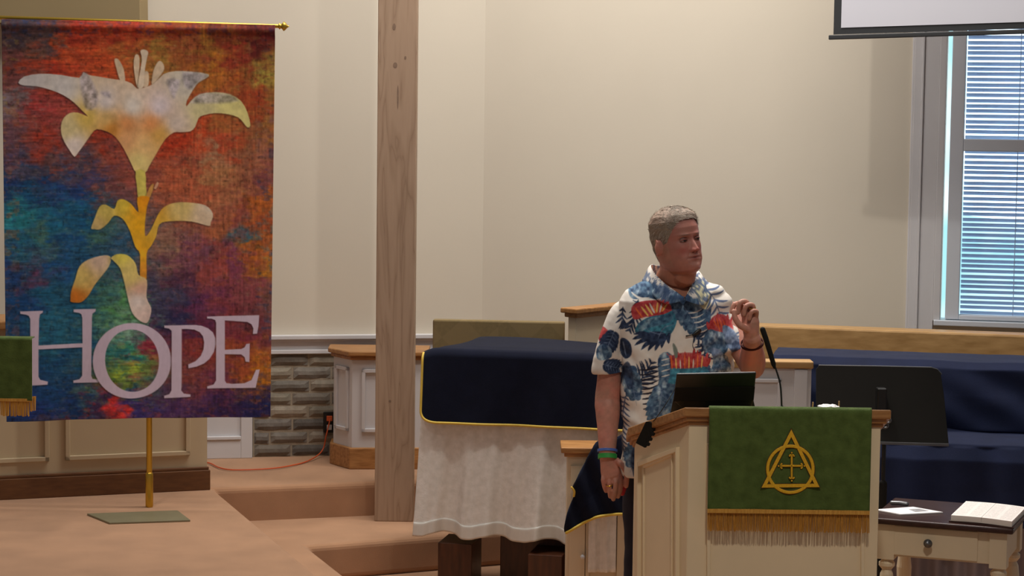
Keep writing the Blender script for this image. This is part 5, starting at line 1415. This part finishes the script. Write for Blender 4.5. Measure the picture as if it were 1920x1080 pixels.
# ---- shirt
sr = [SR + Vector((.050, .008, .012)), P(1172, 588, YS - .025), P(1160, 616, YS - .03), P(1147, 655, YS - .03), P(1141, 688, YS - .03), P(1140.5, 699, YS - .03)]
srp = smooth_path(sr, 5); n_ = len(srp)
rs = [np.interp(i / (n_-1), [0, .2, .45, 1], [.040, .053, .060, .0595]) for i in range(n_)]
srp2 = srp + [srp[-1] + Zv*.001, srp[-1] + Zv * .03]; rs2 = rs + [.0545, .052]
sh = [loft(srp2, rs2, 36, hint=(1, 0, 0), cap=False)]
sl_ = [P(1344, 582, YS + .05), P(1361, 608, YS + .02), P(1372, 634, YS - .02), P(1378, 654, YS - .045), P(1380, 664, YS - .055)]
slp = smooth_path(sl_, 5); n_ = len(slp); rl = [np.interp(i / (n_-1), [0, .3, .7, 1], [.056, .058, .056, .055]) for i in range(n_)]
dirL = (slp[-1] - slp[-3]).normalized()
sh.append(loft(slp + [slp[-1] + dirL*.001, slp[-1] - dirL*.03], rl + [.048, .046], 36, hint=(1, 0, 0), cap=False))
rows = TR_ + []
tv, tf = ringtorso(rows)
# hollow hem
nn = 72; m = len(rows); tf = tf[:-1]
lasty, la, lb, lf, lk = rows[-1]
h2, _ = ringtorso([(lasty, la, lb, lf, lk)], .006); h3, _ = ringtorso([(lasty - 18, la, lb, lf, lk)], .009)
b0i = (m-1)*nn; tv = tv + h2 + h3
for (A_, B_) in ((b0i, b0i+nn), (b0i+nn, b0i+2*nn)):
    for i in range(nn): tf.append((A_+i, B_+i, B_+(i+1) % nn, A_+(i+1) % nn))
tf.append(tuple(b0i+2*nn+i for i in range(nn-1, -1, -1)))
sh.append((tv, tf))
SV, SN, SF = remesh(sh, .0027, 9, .6)
# folds
px_, py_ = proj_np(SV)
fold = .0045*np.sin((px_*.55 + py_*.25)*.16 + 2.5*fbm(px_/30, py_/30, 2)) * np.clip((py_-640)/80, 0, 1)
fold += .0040*np.sin((px_ - 1165)*.11 - py_*.13 + 3*fbm(px_/25+5, py_/40, 2)) * np.exp(-((px_-1185)/40)**2) * np.clip((py_-590)/60, 0, 1)
fold += .0035*np.sin(py_*.20 + px_*.06 + 3*fbm(px_/22+5, py_/22, 2)) * np.exp(-((px_-1345)/45)**2)
fold += .010*(fbm(px_/26+50, py_/34+20, 3) - .5)
fold -= .0*np.exp(-((px_-1172)/7)**2)*np.clip((py_-600)/40,0,1)*np.clip((712-py_)/20,0,1)
SV = SV + SN * fold[:, None]
# neck opening
px_, py_ = proj_np(SV)
def inpoly(px, py, pts):
    ins = np.zeros(px.shape, bool); n = len(pts)
    for i in range(n):
        xa, ya = pts[i]; xb, yb = pts[(i+1) % n]
        with np.errstate(divide='ignore', invalid='ignore'): xi = (xb-xa)*(py-ya)/(yb-ya+1e-12)+xa
        ins ^= ((ya > py) != (yb > py)) & (px < xi)
    return ins
vee = [(1226, 508), (1304, 508), (1299, 530), (1284, 561), (1250, 543), (1232, 528)]
cut = (inpoly(px_, py_, vee) & (SV[:, 1] < YS + .03)) | ((((SV[:, 0] - P(1262, 520, YS).x)/.070)**2 + ((SV[:, 1]-YS)/.070)**2 < 1) & (py_ < 535))
SF = [f for f in SF if not all(cut[i] for i in f)]
# fabric art in photo-plane pixels
AX0, AY0, ASC = 1060, 480, 2.0
AW, AH = int(380*ASC), int(430*ASC)
agx, agy = np.meshgrid(AX0 + np.arange(AW)/ASC, AY0 + np.arange(AH)/ASC)
CREAM = np.array([228., 220., 210.]); SA = np.tile(CREAM, (AH, AW, 1)); SA *= (1 + .06*(fbm(agx/14, agy/14, 3)-.5))[..., None]
bl_n = fbm(agx/5 + 3, agy/5, 4); bl_m = fbm(agx/9 + 70, agy/14, 3)
def put(pts, kind, sm=3, soft=.5, alpha=1):
    global SA
    m_ = poly_mask(AW, AH, smooth_poly(pts, sm) if sm else pts, AX0, AY0, ASC, soft)[..., None] * alpha
    if kind == 'blue': c = np.array([72, 98, 126.]) + (bl_n[..., None]-.5)*np.array([110, 130, 120.]) + (np.clip(bl_m-.55, 0, 1)*3)[..., None]*np.array([120, 110, 90.])
    elif kind == 'navy': c = np.array([46, 60, 88.]) + (bl_n[..., None]-.5)*np.array([60, 70, 80.])
    elif kind == 'teal': c = np.array([62, 122, 146.]) + (bl_n[..., None]-.5)*np.array([60, 110, 110.])
    elif kind == 'grey': c = np.array([112, 130, 158.]) + (bl_n[..., None]-.5)*np.array([110, 110, 110.])
    elif kind == 'red': c = np.array([184, 68, 70.]) + (bl_n[..., None]-.5)*np.array([90, 90, 70.])
    elif kind == 'orange': c = np.array([236, 116, 60.]) + (bl_n[..., None]-.5)*40
    elif kind == 'yellow': c = np.array([244, 200, 110.]) + (bl_n[..., None]-.5)*30
    elif kind == 'white': c = CREAM + (bl_n[..., None]-.5)*20
    elif kind == 'ltyel': c = np.array([222, 216, 176.]) + (bl_n[..., None]-.5)*40
    else: c = np.array(kind, float)
    SA = SA*(1-m_) + c*m_
def blade(p, q, w_, kind, bend=0.0):
    p = np.array(p, float); q = np.array(q, float); d = q - p; L = np.hypot(*d); nn_ = np.array([-d[1], d[0]])/max(L, .01)
    L1_ = []; L2_ = []
    for t in (0, .15, .35, .6, .85, 1):
        c = p + d*t + nn_*bend*L*math.sin(PI*t); h = w_*.5*(math.sin(PI*min(1, .12 + .88*t))**.6 if t < 1 else 0)
        L1_.append(c + nn_*h); L2_.append(c - nn_*h)
    put(L1_ + L2_[::-1], kind, sm=0, soft=.45)
def frond(pts, n, ll, w_, kind='navy', ang=55, side=0, taper=True):
    pts = np.array(pts, float); 
    for k in range(n):
        t = (k + .3)/n*(len(pts)-1); i = min(int(t), len(pts)-2); f = t-i; c = pts[i]*(1-f)+pts[i+1]*f; d = pts[i+1]-pts[i]; d = d/np.hypot(*d)
        L = ll*(math.sin(PI*(.18+.8*k/n)) if taper else 1)
        for s_ in (-1, 1):
            if side and s_ != side: continue
            a = math.radians(ang)*s_; v = np.array([d[0]*math.cos(a)-d[1]*math.sin(a), d[0]*math.sin(a)+d[1]*math.cos(a)])
            blade(c, c + v*L, w_, kind, bend=-.08*s_)
    for i in range(len(pts)-1): blade(pts[i], pts[i+1], w_*.6, kind)
def monstera(base, tip, width, kind='blue', lobes=7, dark='navy'):
    b = np.array(base, float); t = np.array(tip, float); d = t-b; L = np.hypot(*d); d /= L; nn_ = np.array([-d[1], d[0]])
    for s_ in (-1, 1):
        for k in range(lobes):
            f = (k+.5)/lobes; c = b + d*L*(f*.85); w2 = width*.5*math.sin(PI*(.18+.72*f))**.8*1.1
            e = c + (nn_*s_*.9 + d*.55)*w2; blade(c - d*2, e, L/lobes*1.15, kind if k % 2 or dark is None else kind, bend=.08*s_)
    core = []
    for a in np.linspace(0, 2*PI, 16, endpoint=False): core.append(b + d*L*(.42+.40*math.cos(a)) + nn_*width*.24*math.sin(a))
    put(core, kind); 
    for k in range(lobes):
        f = (k+.5)/lobes; c = b + d*L*f*.85
        for s_ in (-1, 1): blade(c, c + (nn_*s_*.9+d*.5)*width*.30, 1.0, 'grey')
    blade(b, t, 1.4, 'grey')
def burst(cx, cy, w_, h, n, up=True, seed=1):
    rr_ = random.Random(seed)
    for k in range(n):
        x = cx - w_/2 + w_*(k+.5)/n + rr_.uniform(-2, 2); hh = h*(.7+.5*rr_.random())*(1-.35*abs(2*(k+.5)/n-1)); lean = (x-cx)*.25
        blade((x, cy), (x+lean, cy-hh if up else cy+hh), w_/n*1.5, 'red')
    for k in range(n//2):
        x = cx + rr_.gauss(0, w_*.16); hh = h*rr_.uniform(.45, .8); blade((x, cy), (x+(x-cx)*.3, cy-hh if up else cy+hh), w_/n*.6, rr_.choice(['orange', 'yellow', 'white', 'orange']))
def Z(L): return [(x/3+1100, y/3+360) for x, y in L]
# -- shoulders and fronds
frond([(1128, 566), (1150, 548), (1176, 530), (1200, 518)], 12, 11, 2.0, kind=(120, 128, 140), ang=60)
frond([(1196, 560), (1190, 592), (1178, 620)], 7, 26, 3.6, ang=38)
frond([(1168, 575), (1166, 600), (1170, 612)], 6, 18, 3.4, ang=40)
put(Z([(235,560),(262,520),(330,505),(400,520),(430,560),(400,600),(330,590),(260,600)]), 'blue')
blade((1184, 548), (1218, 556), 4, 'white', .18); blade((1186, 562), (1214, 566), 2.5, 'navy', .1)
put(Z([(400,520),(500,560),(560,600),(560,640),(480,612),(420,600)]), 'grey')
# red burst with teal and navy leaf on the chest
put(Z([(250,645),(300,612),(400,604),(480,612),(505,650),(470,680),(400,700),(330,695),(262,710)]), 'red')
for (a, b) in (((1200,572),(1214,590)), ((1208,568),(1222,588)), ((1216,566),(1226,585)), ((1232,564),(1230,584)), ((1240,566),(1236,584)), ((1250,568),(1240,582))): blade(b, a, 3.6, 'white' if a[0] % 3 == 1 else 'yellow')
for (a, b) in (((1224,570),(1229,586)), ((1245,567),(1238,583)), ((1189,574),(1204,594))): blade(b, a, 3, 'orange')
put(Z([(268,780),(290,730),(350,695),(430,682),(498,655),(505,700),(496,745),(470,790),(430,815),(380,830),(320,800)]), 'teal')
put(Z([(290,735),(340,705),(420,690),(480,680),(470,720),(400,745),(330,760),(290,790)]), 'blue', alpha=.7)
for (a, b, w_) in (((1222,628),(1184,634),9), ((1224,632),(1188,645),8), ((1228,634),(1200,653),8), ((1234,634),(1213,655),8), ((1242,632),(1226,655),8), ((1248,628),(1238,650),8), ((1254,622),(1252,642),8), ((1218,624),(1186,625),7)): blade(a, b, w_, 'navy', .1)
put(Z([(330,790),(380,775),(440,790),(430,830),(380,838),(340,825)]), 'navy')
blade((1198, 602), (1260, 618), 1.4, 'grey', .2); blade((1232, 632), (1266, 606), 1.6, 'grey', -.2)
# centre diagonal leaf from the collar
monstera((1262, 548), (1330, 640), 52, 'blue', 8)
put(Z([(560,600),(640,590),(700,640),(700,700),(690,770),(640,740),(590,700),(560,650)]), 'blue')
for k in range(6): blade((1290+k*5, 586+k*9), (1318+k*2.2, 578+k*9.5), 2.4, 'white', .1)
frond([(1298, 628), (1322, 640), (1320, 672), (1308, 700)], 9, 24, 4.0, ang=70, side=0)
for k in range(7): blade((1330, 618+k*9), (1296+k*3, 622+k*11), 3.2, 'navy', -.14)
# right chest
put(Z([(600,520),(650,500),(690,560),(700,650),(650,655),(620,600)]), 'ltyel')
frond([(1300, 520), (1322, 538), (1340, 560), (1352, 590), (1362, 612)], 10, 30, 4.2, kind=(96, 110, 140), ang=62)
monstera((1350, 610), (1334, 668), 52, 'blue', 6); put(Z([(680,780),(740,760),(800,790),(800,870),(760,930),(700,880)]), 'blue')
burst(1351, 618, 44, 30, 9, True, 4); put(Z([(690,735),(720,700),(770,695),(810,720),(832,770),(820,800),(770,795),(710,775)]), 'red', alpha=.85)
for (a, b) in (((1344,596),(1352,624)), ((1350,598),(1360,626)), ((1358,602),(1366,626)), ((1338,600),(1346,614))): blade(b, a, 2.4, 'orange')
put(Z([(770,760),(830,780),(870,860),(880,920),(830,910),(790,860)]), 'grey')
put(Z([(700,880),(760,900),(800,960),(790,1080),(740,1080),(720,980)]), 'grey'); monstera((1352, 668), (1356, 730), 44, 'blue', 6)
# centre lower
put(Z([(395,930),(450,890),(560,975),(680,965),(720,1080),(720,1200),(400,1200),(400,1040)]), 'blue')
put(Z([(440,960),(520,980),(600,975),(670,985),(680,1060),(440,1060)]), 'teal')
burst(1288, 686, 76, 34, 15, True, 9); put(Z([(445,935),(500,900),(600,900),(665,930),(672,965),(600,985),(500,980),(450,965)]), 'red', alpha=.8)
for k in range(8): blade((1258+k*8, 688), (1256+k*8.6, 660 + (k % 3)*5), 2.6, ['orange', 'yellow', 'white'][k % 3])
blade((1266, 668), (1260, 640), 8, (120, 130, 120), .05)
put([(1233,668),(1240,660),(1252,664),(1255,690),(1246,720),(1236,700)], 'blue'); 
for k in range(4): blade((1238, 672+k*10), (1254, 668+k*10), 2.2, 'white')
# lower left fronds and leaves
frond([(1172, 742), (1190, 720), (1206, 700), (1222, 672)], 9, 34, 4.2, ang=48)
for k in range(9): blade((1196+k*1.0, 690+k*9), (1236-k*.6, 682+k*8.4), 3.4, (34, 34, 48), .08)
monstera((1178, 684), (1192, 756), 36, 'blue', 6)
put([(1168,690),(1176,676),(1184,690),(1186,720),(1176,726)], 'navy', alpha=.8)
frond([(1172, 740), (1168, 780), (1166, 820), (1172, 860)], 13, 16, 3.2, kind=(80, 92, 122), ang=60)
monstera((1200, 812), (1180, 882), 40, 'blue', 6); monstera((1240, 720), (1226, 800), 50, 'blue', 7)
put([(1183,840),(1200,828),(1215,850),(1206,884),(1186,888)], 'navy', alpha=.7)
frond([(1250, 790), (1262, 830), (1268, 870)], 8, 30, 4, ang=50); monstera((1310, 760), (1330, 860), 60, 'blue', 8); burst(1350, 800, 50, 30, 9, True, 12)
# right sleeve (left in the picture)
put(Z([(70,790),(95,765),(125,790),(128,840),(105,860),(75,850)]), 'red'); blade((1124, 618), (1130, 650), 7, 'red')
monstera((1152, 622), (1134, 664), 36, 'navy', 6); put(Z([(60,890),(90,860),(135,880),(140,930),(90,950),(60,940)]), 'blue')
put(Z([(190,830),(215,820),(245,850),(248,910),(215,935),(190,900)]), 'navy'); blade((1168, 640), (1174, 668), 3, 'grey')
monstera((1132, 684), (1168, 694), 34, 'navy', 6); put(Z([(60,780),(75,740),(95,745),(85,790)]), 'navy', alpha=.6)
# left sleeve
for k in range(6): blade((1372, 628+k*6), (1394, 620+k*7), 3, 'grey', .1)
put([(1376,640),(1394,648),(1392,666),(1372,664)], 'navy', alpha=.6)
# scattered beyond the front so that the sides and the back carry the print too
rr_ = random.Random(5)
for (x_, y2) in ((1085, 560), (1078, 640), (1090, 720), (1080, 800), (1100, 860), (1420, 560), (1425, 640), (1412, 720), (1425, 800), (1405, 860)):
    monstera((x_, y2), (x_ + rr_.uniform(-20, 20), y2 + 55), 46, rr_.choice(['blue', 'navy', 'teal']), 6)
SA = np.clip(SA, 0, 255)
def sample(V3):
    px, py = proj_np(np.column_stack([V3[:, 0], np.full(len(V3), YS - .1), V3[:, 2]]))
    ix = np.clip((px - AX0)*ASC, 0, AW-2.001); iy = np.clip((py - AY0)*ASC, 0, AH-2.001); i = ix.astype(int); j = iy.astype(int); fx = (ix-i)[:, None]; fy = (iy-j)[:, None]
    return (SA[j, i]*(1-fx)+SA[j, i+1]*fx)*(1-fy)+(SA[j+1, i]*(1-fx)+SA[j+1, i+1]*fx)*fy
M['shirt'] = attr_mat('tropical_print_cotton', rough=.8, bump=.15, bscale=600, spec=.2)
shirt = ob('shirt', SV, SF, M['shirt'], root, smooth=True, label='white shirt printed with blue leaves and red blooms'); set_colors(shirt, slin(sample(SV)))
# collar: two flaps folded over around the neck
def collar_side(inner, outer, n=26, k=8):
    I = smooth_path(inner, n); O = smooth_path(outer, n); m_ = min(len(I), len(O)); V = []; Fs = []
    for a in range(m_):
        for b in range(k + 1):
            t = b/k; p_ = I[a].lerp(O[a], t); up = .008*math.sin(PI*min(1, t*1.3)) ; V.append(p_ + Vector((0, -.004*math.sin(PI*t), up)))
    for a in range(m_-1):
        for b in range(k): Fs.append((a*(k+1)+b, a*(k+1)+b+1, (a+1)*(k+1)+b+1, (a+1)*(k+1)+b))
    return V, Fs
cl_in = [P(1262, 503, YS+.085), P(1236, 499, YS+.06), P(1221, 497, YS+.02), P(1227, 512, YS-.04), P(1247, 532, YS-.105), P(1268, 547, YS-.135), P(1283, 559, YS-.150)]
cl_out = [P(1262, 518, YS+.11), P(1230, 517, YS+.09), P(1208, 520, YS+.02), P(1206, 533, YS-.055), P(1222, 553, YS-.120), P(1248, 570, YS-.152), P(1281, 564, YS-.160)]
cr_in = [P(1262, 503, YS+.085), P(1285, 500, YS+.085), P(1303, 506, YS+.06), P(1305, 515, YS+.0), P(1301, 530, YS-.07), P(1293, 545, YS-.12), P(1284, 559, YS-.150)]
cr_out = [P(1262, 518, YS+.11), P(1292, 517, YS+.11), P(1318, 521, YS+.07), P(1328, 532, YS+.01), P(1332, 552, YS-.06), P(1318, 572, YS-.125), P(1286, 564, YS-.160)]
for a, b in ((cl_in, cl_out), (cr_in, cr_out)):
    V, Fs = collar_side(a, b); V = [tuple(v) for v in V]
    o = ob('collar', V, Fs, M['shirt'], shirt, smooth=True); cc_ = sample(np.array(V))
    q = fbm(np.array(V)[:, 0]*130, np.array(V)[:, 2]*40, 2)
    cc_ = np.where((q > .52)[:, None], cc_*.35 + np.array([56, 78, 116.])*.65, cc_)
    set_colors(o, slin(cc_)); md = o.modifiers.new('s', 'SOLIDIFY'); md.thickness = .0025; md.offset = 0
# trousers
def leg(xh, xk, xf, yo):
    return loft([(xh, YS + .02, .95), (xh, YS + .02, .80), (xk, YS + .01 + yo, .50), (xf, YS + .02 + yo, .10), (xf, YS + .02 + yo, .05)], [(.105, .12), (.10, .115), (.082, .088), (.072, .080), (.070, .078)], 26, hint=(1, 0, 0), cap=False)
xl_ = P(1165, 900, YS).x
tp = [leg(xl_ + .105, xl_ + .098, xl_ + .09, 0), leg(xl_ + .30, xl_ + .31, xl_ + .32, .03), loft([(xl_ + .20, YS + .02, 1.0), (xl_ + .20, YS + .02, .82)], [(.20, .125), (.20, .13)], 32, hint=(1, 0, 0))]
V, N, Fs = remesh(tp, .008, 6); fo = .006*(fbm(V[:, 0]*14, V[:, 2]*9, 3)-.5)*2; V = V + N*fo[:, None]
ob('trousers', V, Fs, M['denim'], root, smooth=True, label='dark charcoal trousers')
for xf, yo in ((xl_ + .09, 0), (xl_ + .32, .03)):
    V, Fs = loft([(xf, YS + .09 + yo, .045), (xf, YS + .02 + yo, .05), (xf + .005, YS - .08 + yo, .040), (xf + .01, YS - .17 + yo, .03)], [(.036, .045), (.044, .05), (.048, .040), (.038, .028)], 20, hint=(1, 0, 0), power=2.6)
    V = [(a, b, max(0.0, c)) for a, b, c in V]; ob('shoe', V, Fs, M['shoe'], root, smooth=True)
# wristbands, bracelet, rings
def band(c, axis, r, w_, t, m, nm, lb, el=1.0, hint=(1, 0, 0)):
    axis = Vector(axis).normalized(); h = (Vector(hint) - axis*Vector(hint).dot(axis)).normalized(); g_ = axis.cross(h)
    V = []; Fs = []; n = 40
    for i in range(n):
        q = 2*PI*i/n; d_ = h*math.cos(q) + g_*math.sin(q)*el
        for (a, b) in ((-w_/2, 0), (-w_/2, t), (w_/2, t), (w_/2, 0)): V.append(c + d_*(r + b) + axis*a)
    for i in range(n):
        j = (i+1) % n
        for k in range(4): Fs.append((i*4+k, i*4+(k+1) % 4, j*4+(k+1) % 4, j*4+k))
    o = ob(nm, V, Fs, m, root, smooth=False, label=lb); md = o.modifiers.new('b', 'BEVEL'); md.width = .0008; return o
axR = (WR_ - ER).normalized()
band(P(1139, 856, YS - .10), axR, .0325, .018, .0035, M['wrist_green'], 'wristband', 'green silicone wristband')
band(P(1139, 845, YS - .095), axR, .0345, .010, .0035, M['wrist_blue'], 'wristband', 'blue silicone wristband')
axL = (WL_ - EL).normalized()
tl = (axL + Vector((0, .55, .1))).normalized()
band(EL.lerp(WL_, .82), tl, .0385, .010, .004, M['maroon'], 'bracelet', 'dark red bracelet')
a_, b_ = P(1142, 905, y_ - .014), P(1143, 920, y_ - .006); band(a_.lerp(b_, .3), b_ - a_, .0106, .005, .0016, M['brass'], 'ring', 'gold ring')
a_, b_ = P(1411, 590, yl - .006), P(1411, 573, yl - .024); band(a_.lerp(b_, .80), b_ - a_, .0110, .005, .0016, M['brass'], 'ring', 'gold ring')
# red clicker in the right hand
c = P(1167, 913, y_ + .004)
V, Fs = loft([c + Zv*.022, c + Zv*.008, c - Zv*.010, c - Zv*.024], [.009, .014, .0145, .010], 18, hint=(1, 0, 0))
tag(ob('red_clicker', V, Fs, M['red'], smooth=True), 'small red object held in the hanging hand of the speaker', 'clicker')
# lapel microphone
def SP(px, py, off=.006):
    best = np.argmin((px_ - px)**2 + (py_ - py)**2 + (SV[:, 1] > YS + .02) * 1e6); y0_ = SV[best, 1]; return P(px, py, y0_ - off)
c = SP(1306, 624, .010)
mroot = empty('lapel_microphone', c, 'tiny black lapel microphone clipped to the front of the leaf shirt', 'microphone')
V, Fs = loft([SP(1287, 630, .008), SP(1294, 629, .008), SP(1300, 627, .009)], [.0028, .0020, .0022], 8); ob('capsule', V, Fs, M['black'], mroot, smooth=True)
V, Fs = loft([SP(1299, 628, .008), SP(1306, 624, .010), SP(1313, 619, .009)], [(.0035, .003), (.0085, .005), (.0075, .004)], 12, hint=(0, 0, 1)); ob('clip', V, Fs, M['black'], mroot, smooth=True)
V, Fs = loft(smooth_path([SP(1307, 626, .008), SP(1301, 636, .004), SP(1299, 648, .003), SP(1302, 656, .001)], 5), .0011, 6); ob('wire', V, Fs, M['black'], mroot, smooth=True)
